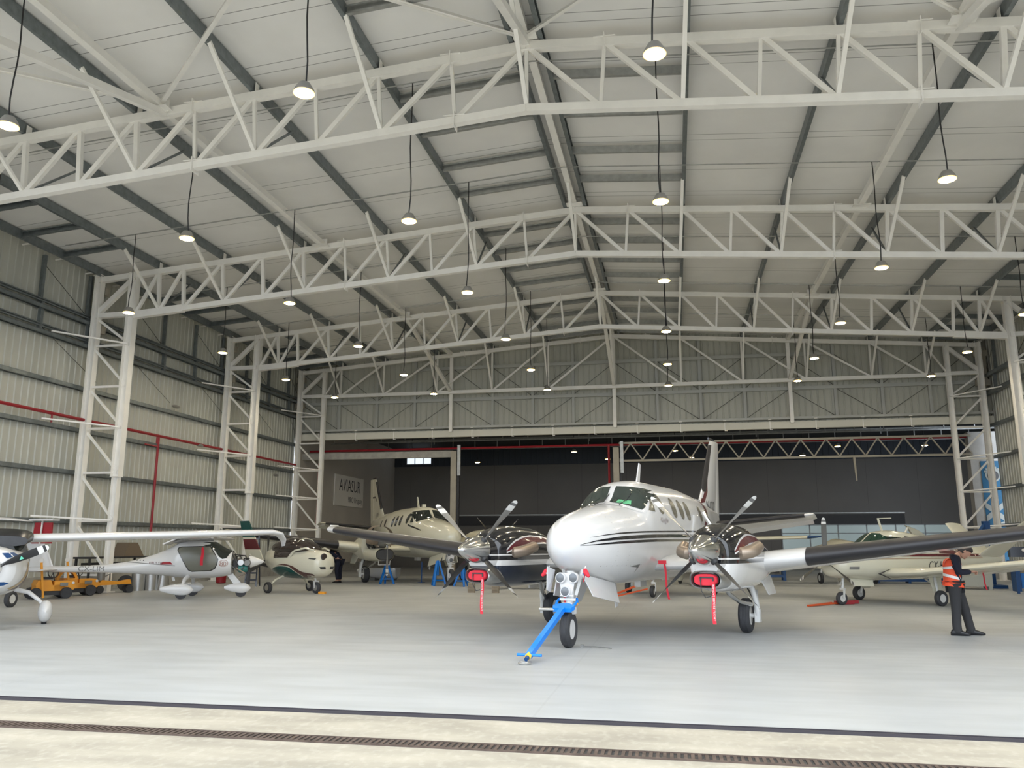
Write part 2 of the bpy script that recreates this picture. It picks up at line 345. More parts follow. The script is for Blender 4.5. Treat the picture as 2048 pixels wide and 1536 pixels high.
# ---- purlins
def zpur(X): return ztop(X) + .085 + .165
PL = [(2, 'first'), (4, 'second'), (6, 'third'), (8, 'fourth'), (10, 'fifth')]
for sg, sn in ((-1, 'left'), (1, 'right')):
    for k, od in [(0, '')] + PL + [(12, 'last')]:
        X = XR + (nx(k * sg) if 0 < k < 12 else (sg * .28 if k == 0 else sg * (nx(11) + 1.25)))
        z = zpur(X)
        if k == 0: lab = 'dark galvanised ridge purlin on the %s side of the white ridge tube' % sn
        elif k == 12: lab = 'dark galvanised eave purlin beside the %s wall top' % sn
        else: lab = 'dark galvanised roof purlin, %s from the ridge on the %s slope' % (od, sn)
        t = thing('roof_purlin', lab, 'roof beam', (X, YF + .2, z), group='roof purlins', world=True)
        MB().cbeam((X, YF + .15, z), (X, YB - .02, z), .085, .27, side=sg).build('channel', M['galv'], t)
        for f in (1, 2, 3, 4):
            if 0 < k < 12: MB().box((X - sg * .05, FY[f], z - .1), (.012, .16, .34)).build('clip', M['steel'], t)
        # bridging struts in the ridge and eave strips
        if k in (2, 12):
            Xo = XR + (sg * .28 if k == 2 else nx(10 * sg))
            for f in (0, 1, 2, 3):
                for dy in (1.45, 3.2, 5.2, 7.0) if k == 2 else (3.3, 5.1, 6.9):
                    yy = (FY[1] - BAY if f == 0 else FY[f]) + dy
                    if yy < YF + .4 or yy > YB - .4: continue
                    MB().cbeam((X - sg * .02, yy, zpur(X) - .02), (Xo + sg * .02, yy, zpur(Xo) - .02), .07, .2).build('bridging_strut', M['galvl'] if k == 2 else M['galv'], t)
# ---- longitudinal white tubes at the ridge and at both gable posts
for X, lab in ((XR, 'white ridge tube running the length of the hangar under the roof peak'), (XR - 8.5, 'white tie tube under the left roof slope between the trusses'), (XR + 8.47, 'white tie tube under the right roof slope between the trusses')):
    z = ztop(X) + .08 + (.12 if X == XR else .0)
    t = thing('longitudinal_tie', lab, 'steel tube', (X, FY[0], z), world=True)
    MB().beam((X, FY[0], z), (X, YB - .22, z), .17, .17).build('tube', M['steel'], t)
    MB().beam((X, FY[3], z - .1), (X, FY[4], 9.42), .15, .15).build('sloping_brace', M['steel'], t); MB().beam((X, FY[1], z - .1), (X, FY[0], 9.42), .15, .15).build('sloping_brace', M['steel'], t)
    for f in (1, 2, 3): b = MB(); b.box((X, FY[f] - .14, z + .02), (.34, .02, .3)); b.box((X, FY[f] - .25, z - .1), (.5, .3, .012)); b.build('gusset', M['steel'], t)
# angle cross bracing of the front bay
for p, q, lab in (((XR, FY[1]), (XR - 8.5, FY[0]), 'thin white bracing angle from the ridge gusset to the upper left'), ((XR, FY[1]), (XR + 8.47, FY[0]), 'thin white bracing angle from the ridge gusset to the upper right'),
    ((XR - 8.5, FY[1]), (XR, FY[0]), 'white bracing angle rising right from the left truss gusset'), ((XR - 8.5, FY[1]), (XR - 16.2, FY[0]), 'thin white bracing angle running left from the left truss gusset'),
    ((XR + 8.47, FY[1]), (XR, FY[0]), 'white bracing angle rising left from the right truss gusset'), ((XR + 8.47, FY[1]), (XR + 16.2, FY[0]), 'white bracing angle running right from the right truss gusset')):
    a = Vector((p[0], p[1] - .2, ztop(p[0]) + .1)); c = Vector((q[0], q[1], ztop(q[0]) + .1))
    b = MB(); b.beam(a, c, .09, .012); b.beam(a + Vector((0, 0, .04)), c + Vector((0, 0, .04)), .012, .09); b.cbeam(a, c, .05, .05)
    tag(b.build('bracing_angle', M['steel']), lab, 'brace')
# ---- roof trusses
TN = {1: 'first', 2: 'second', 3: 'third', 4: 'rearmost'}
def chord(b, pts, w, h):
    for p, q in zip(pts[:-1], pts[1:]):
        b.beam(p, q, w, .018, mi=0); 
        p = Vector(p); q = Vector(q)
        b.beam(p, q, w * .95, h)
for f in (1, 2, 3, 4):
    y = FY[f]; t = thing('roof_truss', '%s white lattice roof truss from the camera spanning the hangar%s' % (TN[f], ' with a level bottom chord' if f == 4 else ''), 'truss', (XR, y, 10.3), group='roof trusses', world=True)
    ed = nx(11)
    def T(k): X = XR + nx(k); return Vector((X, y, ztop(X)))
    nrm = Vector((SL, 0, 1)).normalized()
    def Bm(k):
        if f == 4: X = XR + nx(k); return Vector((X, y, 9.36))
        if k == 0: return Vector((XR, y, HR - DT * 1.003))
        p = T(k); n = Vector((SL * (1 if k > 0 else -1), 0, 1)).normalized(); return p - n * DT
    b = MB(); b.beam(T(-11), T(0), .17, .19); b.beam(T(0), T(11), .17, .19)
    for k in (-5, -1, 1, 5):   # bolted splice plates
        p = T(k); b.box(p, (.02, .3, .34)); b.box((p.x, y, p.z + .1), (.46, .24, .012))
    b.build('top_chord', M['steel'], t)
    b = MB(); b.beam(Bm(-11), Bm(0), .17, .17); b.beam(Bm(0), Bm(11), .17, .17)
    if f != 4:
        for s_ in (-1, 1): b.beam(Bm(11 * s_), Bm(9 * s_), .19, .25)
        for k in (-5, -1, 5):
            p = Bm(k); b.box(p, (.02, .3, .34)); b.box((p.x, y, p.z + .1), (.46, .24, .012))
    b.build('bottom_chord', M['steel'], t)
    ks = list(range(-10, 11)) if f != 4 else [-10, -8, -6, -4, -2, 0, 2, 4, 6, 8, 10]
    for k in ks:
        w = .075 if abs(k) < 6 else .105
        if f == 4: w = .08
        MB().beam(T(k), Bm(k), w, w).build('vertical', M['steel'], t)
    if f != 4:
        for k in range(11):
            for s_ in (-1, 1):
                w = .105; MB().beam(T(k * s_), Bm((k + 1) * s_), w, w * .85, up=(0, 1, 0)).build('diagonal', M['steel'], t)
    else:
        for k in (0, 2, 4, 6, 8):
            for s_ in (-1, 1): MB().beam(T(k * s_), Bm((k + 2) * s_), .09, .09, up=(0, 1, 0)).build('diagonal', M['steel'], t)
        for s_ in (-1, 1): MB().beam(T(10 * s_), Bm(11 * s_), .07, .07, up=(0, 1, 0)).build('diagonal', M['steel'], t)
    for k in (-10, -8, -6, -4, -2, 0, 2, 4, 6, 8, 10):
        p = Bm(k) + Vector((0, -.05, .1)); X = XR + nx(k); q = Vector((X, y - 1.9, zpur(X) - .1 - (.05 if k == 0 else 0)))
        MB().beam(p, q, .085, .065).build('fly_brace', M['steel'], t)
        if f != 4 and abs(k) > 0:
            p = Bm(k) + Vector((0, .05, .1)); q = Vector((X, y + 1.9, zpur(X) - .1)); MB().beam(p, q, .05, .05).build('rear_fly_brace', M['galv'], t)
# ---- lattice columns
COLZ = [9.46 - .1, 8.3, 6.85, 5.4, 3.9, 2.3, .55]
GIRTZ = [8.95, 6.9, 5.45, 4.0, 2.35]
def lattice_col(f, sg):
    y = FY[f]; xi = XR + sg * nx(11); xo = XR + sg * (nx(11) + 1.38); sn = 'left' if sg < 0 else 'right'
    t = thing('lattice_column', 'white twin-leg lattice column under the %s end of the %s truss' % (sn, TN[f]), 'column', ((xi + xo) / 2, y, 0), group='lattice columns', world=True)
    def hsec(b, x, z0, z1, w, dpt):
        for k in (-1, 1): b.box((x + k * w / 2, y, (z0 + z1) / 2), (.016, dpt, z1 - z0))
        b.box((x, y, (z0 + z1) / 2), (w, .012, z1 - z0))
    zt = ztop(xi); zs = 3.76 if f < 4 else 0
    b = MB()
    if f < 4:
        hsec(b, xi, zs, zt + .1, .27, .26); hsec(b, xi, 0, zs, .2, .2); b.box((xi, y, zs), (.3, .28, .03))
    else: hsec(b, xi, 0, zt + .1, .2, .2)
    b.box((xi, y, .015), (.4, .4, .03)); b.build('inner_leg', M['steel'], t)
    b = MB(); hsec(b, xo, 0, ztop(xo) + .15, .24 if f < 4 else .22, .24); b.box((xo, y, .015), (.4, .4, .03)); b.box((xo, y, ztop(xo) + .16), (.34, .34, .02)); b.build('outer_leg', M['steel'], t)
    b = MB(); b.beam((xo, y, ztop(xo)), (xi, y, zt), .17, .19); b.beam((xo, y, 9.4), (xi, y, 9.4), .17, .17); b.beam((xo, y, 9.45), (xi, y, zt - .1), .17, .15, up=(0, 1, 0)); b.build('head_frame', M['steel'], t)
    for i, z in enumerate(COLZ[1:]): MB().beam((xo, y, z), (xi, y, z), .075, .075).build('rung', M['steel'], t)
    for z0, z1 in zip(COLZ[:-2], COLZ[1:-1]): MB().beam((xo, y, z0 - .03), (xi, y, z1 + .05), .08, .06, up=(0, 1, 0)).build('diagonal', M['steel'], t)
    MB().beam((xo, y, 2.25), (xi, y, .6), .08, .06, up=(0, 1, 0)).build('diagonal', M['steel'], t)
    xw = (XL + .28) if sg < 0 else (XRT - .28)
    for z in (8.3, 5.4, 3.9, 2.3) if f == 4 else (8.3, 5.4, 2.3):
        MB().beam((xi, y - .1, z + .02), (xw, y - 1.75, z + .12), .07, .05).build('girt_brace', M['steel'], t)
    # wall bracket at the column head
    b = MB(); xx = (xo + xw) / 2
    for z in (10.35, 8.95): b.box((xx, y + .25, z), (abs(xw - xo) + .3, .2, .28))
    b.box((xw - sg * .05, y + .25, 9.65), (.22, .24, 1.6)); b.build('wall_bracket', M['concrete'] if False else M['post'], t)
for f in (1, 2, 3, 4):
    for sg in (-1, 1): lattice_col(f, sg)
# ---- wall girts, posts and rods
for sg, sn, xw in ((-1, 'left', XL + .13), (1, 'right', XRT - .13)):
    for i, z in enumerate(GIRTZ[1:] ):
        o = MB().cbeam((xw, YF + .1, z), (xw, YB - .05, z), .13, .17, up=(-sg, 0, 0), side=1).build('wall_girt', M['galv'])
        tag(o, 'dark horizontal wall girt, %s from the top below the %s eave walkway beam' % (ORD[i + 1], sn), 'girt', 'wall girts')
    t = thing('eave_girder', 'dark two-rail lattice girder high along the %s wall with short posts' % sn, 'girder', (xw, YF, 8.3), world=True)
    for z, nm in ((9.18, 'upper_rail'), (8.36, 'lower_rail')):
        b = MB(); b.cbeam((xw - sg * .12, YF + .1, z), (xw - sg * .12, YB - .05, z), .12, .2, up=(-sg, 0, 0)); b.cbeam((xw - sg * .1, YF + .1, z + .16), (xw - sg * .1, YB - .05, z + .16), .06, .12); b.build(nm, M['galv'], t)
    for j in range(16):
        yy = FY[1] - BAY + 2.2 + j * BAY / 4
        if yy > YB: break
        MB().beam((xw - sg * .1, yy, 8.3), (xw - sg * .1, yy, 9.3), .12, .12).build('post', M['galv'], t)
        MB().beam((xw - sg * .02, yy, 9.3), (xw - sg * .02, yy, ztop(xw) + .2), .12, .1).build('upper_post', M['galv'], t)
    b = MB()
    for j in range(8):
        y0 = FY[1] - BAY + 2.2 + j * BAY / 2
        b.tube([(xw, y0, 10.6), (xw, min(YB, y0 + 2.2), 9.4)], .012, 5); b.tube([(xw, y0, 8.6), (xw, min(YB, y0 + 3.), 7.2)], .01, 5)
    b.build('bracing_rods', M['rod'], t)
    # white eave tube with short stubs
    t = thing('eave_tube', 'white eave tube with short side stubs along the top of the %s columns' % sn, 'steel tube', (XR + sg * (nx(11) + 1.38), YF, 10.8), world=True)
    xe = XR + sg * (nx(11) + 1.38); ze = ztop(xe) + .26
    MB().beam((xe, YF + .14, ze), (xe, YB - .1, ze), .12, .12).build('tube', M['steel'], t)
    b = MB()
    for j in range(24): b.beam((xe, YF + .7 + j * 1.45, ze - .02), (xe + sg * .42, YF + .7 + j * 1.45, ze - .06), .04, .04)
    b.build('stubs', M['steel'], t)
# rear gable framing
b = MB()
t = thing('gable_header', 'pale horizontal header beam over the rear opening with small hanging brackets', 'beam', (XR, YB - .3, 7.2), world=True)
MB().beam((XL + .2, YB - .3, 7.22), (XRT - .1, YB - .3, 7.22), .22, .34).build('beam', mat('header_beam_paint', (.62, .61, .54), .5), t)
MB().beam((XL + .2, YB - .22, 7.56), (XRT - .1, YB - .22, 7.56), .35, .12).build('ledge', mat('grey_girt_paint', (.42, .43, .41), .5), t)
for i in range(15): 
    xx = -18.6 + i * 2.12; b = MB(); b.box((xx, YB - .43, 7.2), (.04, .03, .42)); b.box((xx, YB - .43, 7.5), (.14, .05, .04)); b.box((xx + .05, YB - .43, 7.0), (.12, .04, .03)); b.build('hanging_bracket', M['steel'], t)
t = thing('wall_framing', 'grey girts and posts framing the ribbed rear gable wall', 'wall framing', (XR, YB - .12, 7.6), world=True)
for z in (9.05, 10.75):
    xa = XL + .3 if z < 10 else XR - 10.5; xb = XRT - .2 if z < 10 else XR + 10.5
    MB().beam((xa, YB - .14, z), (xb, YB - .14, z), .14, .17).build('girt', MATS['grey_girt_paint'], t)
for i in range(-8, 9):
    X = XR + i * 2.12
    if X < XL or X > XRT: continue
    if i in (-4, 0, 4): continue
    MB().beam((X, YB - .1, 7.6), (X, YB - .1, ztop(X) + .3), .13, .16).build('post', MATS['grey_girt_paint'], t)
b = MB()
for i in range(-8, 8):
    X = XR + i * 2.12; s_ = 1 if (i // 2) % 2 == 0 else -1
    if X < XL or X + 2.12 > XRT: continue
    a, c = (X, X + 2.12) if s_ > 0 else (X + 2.12, X)
    b.tube([(a, YB - .16, 9.0), (c, YB - .16, 7.6)], .014, 5); b.tube([(a, YB - .16, 10.7), (c, YB - .16, 9.1)], .014, 5)
b.build('bracing_rods', M['rod'], t)
for X, nm in ((XR - 8.5, 'left'), (XR, 'middle'), (XR + 8.47, 'right')):
    t = thing('gable_post', 'white gable post dropping from the rearmost truss to the header, %s of three' % nm, 'post', (X, FY[4] + .12, 7.4), world=True)
    MB().beam((X, FY[4] + .14, 7.3), (X, FY[4] + .14, ztop(X)), .17, .17).build('shaft', M['steel'], t)
# annex: posts, lintels, lattice beam
for X, nm in ((XR - 8.55, 'left'), (XR - .05, 'right')):
    t = thing('beige_post', 'square beige post standing in the rear opening, %s one of two' % nm, 'post', (X, YB + .45, 0), world=True)
    MB().box((X, YB + .45, 3.2), (.3, .3, 6.4)).build('shaft', M['post'], t); MB().box((X + .3, YB + .3, 5.9), (.16, .12, 1.6)).build('hanging_duct', M['galvl'], t)
    MB().box((X + .22, YB + .52, 3.2), (.12, .16, 6.4)).build('conduit_board', M['dark'], t)
tag(MB().beam((XL + .3, YB + .45, 6.25), (XR - 8.6, YB + .45, 6.25), .2, .35).build('lintel_beam', M['concrete']), 'grey lintel beam left of the left beige post', 'beam')
t = thing('lattice_lintel', 'zigzag lattice lintel beam right of the right beige post in the rear opening', 'beam', (6, YB + .45, 6), world=True)
xa, xb = XR + .1, XRT - .9
MB().beam((xa, YB + .45, 6.62), (xb, YB + .45, 6.62), .1, .1).build('top_rail', M['post'], t); MB().beam((xa, YB + .45, 5.72), (xb, YB + .45, 5.72), .1, .1).build('bottom_rail', M['post'], t)
n = 14; st = (xb - xa) / n
for i in range(n):
    x0 = xa + i * st; MB().beam((x0, YB + .45, 5.75), (x0 + st / 2, YB + .45, 6.6), .06, .06, up=(0, 1, 0)).build('zigzag_bar', M['post'], t); MB().beam((x0 + st / 2, YB + .45, 6.6), (x0 + st, YB + .45, 5.75), .06, .06, up=(0, 1, 0)).build('zigzag_bar', M['post'], t)
MB().beam((8.6, YB + .45, 5.7), (8.65, YB + .45, 4.55), .12, .1, w2=.06, h2=.06).build('hanging_stub', M['post'], t)
for yy, zz, nm in ((45.2, 7.75, 'nearer'), (50.5, 7.9, 'farther')):
    t = thing('annex_girder', '%s dark lattice girder under the annex roof' % nm, 'girder', (XR, yy, zz), world=True)
    b = MB(); b.beam((XL + .4, yy, zz + .3), (XRT + 4, yy, zz + .3), .08, .08); b.beam((XL + .4, yy, zz - .35), (XRT + 4, yy, zz - .35), .08, .08)
    for i in range(26): b.beam((XL + .6 + i * 1.45, yy, zz - .35), (XL + .6 + i * 1.45, yy, zz + .3), .05, .05)
    for xx in (-15, -5, 5, 12): b.beam((xx, yy, zz), (xx, yy, 8.42), .06, .06)
    b.build('frame', M['galvl'], t)
# annex back wall details
ub = MB(); ub.box(((XL + XRT) / 2 + 2.3, YA - .14, 7.75), (XRT - XL + 4.6, .06, 1.3))
for i in range(96): ub.box((XL + .8 + i * .4, YA - .19, 7.75), (.09, .05, 1.28))
struct('wall_annex_upper', ub, mat('dark_blue_sheet', (.035, .045, .06), .5, .2))
wb = MB(); wb.box((-18.0, YA - .22, 7.55), (1.9, .04, .6)); o = struct('window_2', wb, mat('skylight_frame', (.2, .2, .2), .5)); gp = MB()
for i in range(3): gp.box((-18.6 + i * .62, YA - .25, 7.55), (.54, .03, .5))
gp.build('pane', mat('daylight_panel', (.6, .65, .68), .4, emit=(.8, .9, 1.0), estr=.35), o)
struct('trim_2', MB().box((-2, YA - .18, 3.6), (33, .2, .08)), M['galvl'])
struct('wall_annex_recess', MB().box((-2, YA - .14, 3.2), (33, .1, .62)), M['dark'])
wn = MB(); gl = MB(); frm = mat('window_frame_grey', (.2, .21, .21), .4, .4)
for i in range(6):
    x0 = 6.9 + i * 1.75
    wn.box((x0, YA - .16, 1.9), (.07, .06, 1.9))
    wn.box((x0 + .87, YA - .16, 2.84), (1.75, .06, .07)); wn.box((x0 + .87, YA - .16, 2.3), (1.75, .05, .05)); wn.box((x0 + .87, YA - .16, .95), (1.75, .06, .07))
    gl.box((x0 + .87, YA - .13, 1.9), (1.7, .02, 1.85))
o = struct('window_1', wn, frm); g = gl.build('pane', mat('office_window_glass', (.16, .20, .20), .2, emit=(.55, .68, .68), estr=.10), o)
# red fire main with drop pipe
t = thing('fire_pipe', 'red fire main along the left wall with a vertical drop pipe', 'pipe', (XL + .3, 20, 5.6), world=True)
xp = XL + .42; RDY = 28.6
MB().tube([(xp, YF + .2, 5.72), (xp, YB - .2, 5.72)], .055, 8).build('main_pipe', M['red'], t)
MB().tube([(xp, RDY, 5.72), (xp, RDY, 2.0)], .05, 8).build('drop_pipe', M['red'], t)
b = MB()
for yy in (13, 19, 22.9, 28.5, 33.5): b.tube([(xp, yy, 5.72), (xp, yy, 5.42)], .03, 6)
b.tube([(xp, 28.6, 5.3), (xp, 27.8, 5.3)], .03, 6); b.build('pipe_hangers', M['red'], t)
t = thing('annex_fire_pipe', 'red fire pipe across the top of the rear opening dropping beside the right beige post', 'pipe', (XR, YB + .9, 6.9), world=True)
MB().tube([(XL + .5, YB + .9, 6.6), (XRT + 1, YB + .9, 6.6)], .06, 8).build('main_pipe', M['red'], t)
MB().tube([(XR - .45, YB + .9, 6.6), (XR - .45, YB + .9, 2)], .06, 8).build('drop_pipe', M['red'], t)
MB().tube([(XL + .75, YB + 1.6, 6.0), (XL + .75, YB + 1.6, .5)], .06, 8).build('drop_pipe', M['red'], t)
# sign on the annex side wall
t = thing('wall_sign', 'white board with dark capital lettering on the left wall beyond the rear opening', 'sign', (XL + .36, 48.4, 4.8), world=True)
MB().box((XL + .34, 48.35, 4.8), (.06, 4.6, 1.85)).build('board', mat('sign_board_white', (.80, .77, .71), .6), t)
def flat_text(txt, size, fn, m, parent, name='lettering', bold=0.0, sx=1.0):
    vs, fs = text_mesh(txt, size, bold=bold); b = MB(); b.add([fn(v[0] * sx, v[1]) for v in vs], fs); return b.build(name, m, parent, fix=False)
ink = mat('sign_ink', (.03, .03, .035), .6)
flat_text('AVIASUR', 1.05, lambda u, v: (XL + .375, 48.4 + u, 5.1 + v), ink, t, sx=.82)
flat_text('MRO Uruguay', .5, lambda u, v: (XL + .375, 49.3 + u, 4.28 + v), ink, t, name='small_lettering', sx=.8)
# big pale pillar and blue banner, right of the opening
t = thing('concrete_pillar', 'wide pale grey pillar at the right edge of the rear opening', 'pillar', (15.1, YB + .6, 0), world=True)
MB().box((14.55, YB + .9, 3.4), (1.5, .5, 6.8)).build('shaft', mat('pale_pillar', (.36, .35, .33), .7, noise=(2, .12, (1, 1, 1))), t)
t = thing('blue_banner', 'tall blue hanging banner with a round toothed emblem and white lettering', 'banner', (14.75, YB + .6, 3.4), world=True)
by = YB + .628
MB().box((14.68, by, 3.1), (.95, .03, 4.6)).build('cloth', mat('banner_blue', (.008, .085, .17), .7), t)
em = MB()
em.lathe([(.33, 0), (.33, .012)], (14.68, by - .02, 4.75), (0, -1, 0), 30)
for i in range(7): a = pi * (.15 + .7 * i / 6); em.box((14.68 + .36 * cos(a), by - .026, 4.75 + .36 * sin(a)), (.09, .012, .09))
em.build('emblem', mat('banner_pale', (.27, .28, .26), .7), t)
MB().lathe([(.24, 0), (.24, .02)], (14.68, by - .025, 4.72), (0, -1, 0), 30).build('emblem_centre', M['dark'], t)
flat_text('X', 1.0, lambda u, v: (14.66 - v, by - .03, 3.05 + u), mat('banner_pale', (.27, .28, .26), .7), t, bold=.06)
flat_text('A', 1.0, lambda u, v: (14.66 - v, by - .03, 2.25 + u), MATS['banner_pale'], t, name='letter', bold=.04)
MB().box((15.06, by - .025, 2.9), (.07, .01, 1.1)).build('small_lettering', MATS['banner_pale'], t)
# ---- conduits and hanging lamps
LX = [-16.15, -10.85, -5.47, -.03, 5.45, 10.8]; LY = [10.88, 16.15, 21.4, 26.8, 31.9, 36.3]
for r, yy in enumerate(LY):
    b = MB()
    for sg in (-1, 1):
        xe = XR + sg * 15.9; b.tube([(XR, yy, HR + .06), (xe, yy, ztop(xe) + .06)], .016, 6)
    o = b.build('lamp_conduit', M['galvl']); tag(o, 'thin conduit feeding the %s row of hanging lamps from the door' % ORD[r + 1], 'conduit', 'lamp conduits')
CN = ['leftmost', 'second from the left', 'third from the left', 'fourth from the left', 'fifth from the left', 'sixth from the left']
def lamp(x, y, z, zt, lab, group, lens='lamp', first=[None]):
    t = thing('hanging_lamp', lab, 'lamp', (x, y, z), group=group)
    if first[0] is None:
        b = MB().lathe([(.05, .16), (.09, .15), (.12, .10), (.15, .05), (.165, .0), (.16, -.008)], (0, 0, 0), (0, 0, 1), 24); h = b.build('housing', M['lamph'], t, True)
        e = MB().lathe([(.135, -.012), (.13, -.03), (.08, -.042), (.001, -.046)], (0, 0, 0), (0, 0, 1), 24).build('lens', M['lamp'], t, True); g = MB().lathe([(.162, -.009), (.168, -.022), (.150, -.028), (.136, -.014)], (0, 0, 0), (0, 0, 1), 24, cap=False).build('glowing_rim', M['lampr'], t, True); first[0] = (h, e, g)
    else:
        for s_ in first[0]: c = s_.copy(); COL.objects.link(c); c.parent = t
    if lens != 'lamp':
        for c in t.children:
            if c.name.startswith('lens'): c.data = c.data.copy(); c.data.materials[0] = M[lens]
    pts = []; n = 8
    for i in range(n + 1):
        q = i / n; w = .03 * sin(q * 9 + x * 3 + y); pts.append((w * (1 - q), w * .5 * (1 - q), .15 + (zt - z - .15) * q))
    MB().tube(pts, .014, 5).build('cable', M['cable'], t)
    return t
for r, yy in enumerate(LY):
    for c, xx in enumerate(LX):
        if r == 0 and c == 0: continue
        if r == 5 and c == 0: xx = -15.8
        vis = [k for k in range(6) if not (r == 0 and k in (0,)) and not (r in (0,) and k > 3)]
        lamp(xx, yy, 8.5, ztop(xx) + .05, 'round hanging high-bay lamp, %s row from the door, %s' % (ORD[r + 1], CN[c - (1 if r == 0 else 0)]), 'high-bay lamps')
for i, (x, y) in enumerate(((-15.5, 47.5), (-12.6, 52.5), (-5.6, 47.5), (-4.0, 52), (.2, 48), (1.2, 52), (9.0, 47.5), (7.8, 52), (13.6, 48))):
    lamp(x, y, 6.9, 8.4, 'dim hanging lamp in the dark annex, %s from the left' % ORD[i + 1], 'annex lamps', 'lampd')
# ------------------------------------------------------------------ aircraft helpers (local axes: x = port side, y = aft, z = up)
def section(y, zb, zt, hw, n=2.3, N=40, zm=None, x0=0.0, flat=None):
    zm = zm if zm is not None else (zb + zt) / 2; pts = []
    for k in range(N):
        t = 2 * pi * k / N; c, s_ = cos(t), sin(t); h = (zt - zm) if s_ >= 0 else (zm - zb); e = 2.0 / n
        pts.append((x0 + hw * math.copysign(abs(c) ** e, c), y, zm + h * math.copysign(abs(s_) ** e, s_)))
    return pts
def body(table, x0=0.0, N=40, step=.09):
    """table rows: y, zb, zt, hw, exponent, zm fraction"""
    ys = [r[0] for r in table]; cols = list(zip(*table)); out = []; L = ys[-1] - ys[0]; n = max(12, int(L / step))
    st = sorted(set([ys[0] + L * (i / n) for i in range(n + 1)] + ys))
    for y in st:
        v = [pch(ys, cols[j], y) for j in range(1, 6)]
        out.append(section(y, v[0], v[1], v[2], v[3], N, v[0] + (v[1] - v[0]) * v[4], x0))
    return out
class Surf:
    def __init__(s, obs):
        vs = []; fs = []
        for o in (obs if isinstance(obs, (list, tuple)) else [obs]):
            k = len(vs); vs += [v.co.copy() for v in o.data.vertices]; fs += [tuple(i + k for i in p.vertices) for p in o.data.polygons]
        s.t = BVHTree.FromPolygons(vs, fs)
    def hit(s, o, d):
        h = s.t.ray_cast(Vector(o), Vector(d)); return h[0], h[1]
    def decal(s, name, m, parent, poly=None, vf=None, view='port', off=.004, seg=.06, thick=0.0, smooth=False, x0=0.0, bm_in=None, label=None):
        """project a flat outline onto the surface. view: port/star -> (y,z); front -> (x,z); top/bottom -> (x,y)"""
        bm = bmesh.new()
        def p3(u, v):
            return {'port': (0, u, v), 'star': (0, u, v), 'front': (u, 0, v), 'top': (u, v, 0), 'bottom': (u, v, 0)}[view]
        if poly is not None:
            vs = [bm.verts.new(p3(*p)) for p in poly]; bm.faces.new(vs)
        else:
            vs = [bm.verts.new(p3(p[0], p[1])) for p in vf[0]]
            for f in vf[1]:
                try: bm.faces.new([vs[i] for i in f])
                except ValueError: pass
        bmesh.ops.triangulate(bm, faces=bm.faces)
        for it in range(7):
            es = [e for e in bm.edges if e.calc_length() > seg]
            if not es: break
            bmesh.ops.subdivide_edges(bm, edges=es, cuts=1); bmesh.ops.triangulate(bm, faces=[f for f in bm.faces if len(f.verts) > 3])
        dr = {'port': (-1, 0, 0), 'star': (1, 0, 0), 'front': (0, 1, 0), 'top': (0, 0, -1), 'bottom': (0, 0, 1)}[view]; dead = []
        for v in bm.verts:
            o = Vector(v.co) - Vector(dr) * 20
            h, nn = s.hit(o, dr)
            if h is None: dead.append(v); continue
            if nn.dot(Vector(dr)) > 0: nn = -nn
            v.co = h + nn * off
        bmesh.ops.delete(bm, geom=dead, context='VERTS')
        me = bpy.data.meshes.new(name); bm.normal_update()
        d = Vector(dr)
        for f in bm.faces:
            if f.normal.dot(d) > 0: f.normal_flip()
        bm.to_mesh(me); bm.free(); me.materials.append(m); me.polygons.foreach_set('use_smooth', [True] * len(me.polygons))
        o = bpy.data.objects.new(name, me); COL.objects.link(o); o.parent = parent
        if label: o['label'] = label
        return o
def oval(cy, cz, ry, rz, n=28, p=2.3, tilt=0.0):
    out = []
    for k in range(n):
        t = 2 * pi * k / n; a = ry * math.copysign(abs(cos(t)) ** (2 / p), cos(t)); b = rz * math.copysign(abs(sin(t)) ** (2 / p), sin(t))
        out.append((cy + a * cos(tilt) - b * sin(tilt), cz + a * sin(tilt) + b * cos(tilt)))
    return out
def ribbon(top, bot): return list(top) + list(reversed(bot))
def foil(n=14, t=.14, c0=0.0, c1=1.0):
    """closed airfoil outline in chord units: list of (chord, height) from TE over the top to LE and back"""
    def yt(x): return 5 * t * (.2969 * math.sqrt(max(x, 0)) - .126 * x - .3516 * x * x + .2843 * x ** 3 - .1036 * x ** 4)
    xs = [c0 + (c1 - c0) * (1 - cos(pi * i / n)) / 2 for i in range(n + 1)]
    up = [(x, yt(x) + .02 * 4 * x * (1 - x)) for x in reversed(xs)]; lo = [(x, -yt(x) * .8 + .02 * 4 * x * (1 - x)) for x in xs[1:]]
    return up + lo
def wing_rings(st, n=14, t=.14, c0=0.0, c1=1.0, grow=0.0, vertical=False, inc=0.0):
    """st rows: span, yLE, zLE, chord, (thick)"""
    out = []
    for r in st:
        f = foil(n, r[4] if len(r) > 4 else t, c0, c1); ring = []
        for x, h in f:
            a = r[1] + x * r[3] - (grow if x < .02 else 0); b = (h - x * inc) * r[3]; b += grow * (1 if h > 0.0 else -1)
            ring.append((r[2] + b, a, r[0]) if vertical else (r[0], a, r[2] + b))
        out.append(ring)
    return out
def refine(st, m=6):
    out = []
    for a, b in zip(st[:-1], st[1:]):
        for i in range(m): out.append(tuple(a[j] + (b[j] - a[j]) * i / m for j in range(len(a))))
    return out + [st[-1]]
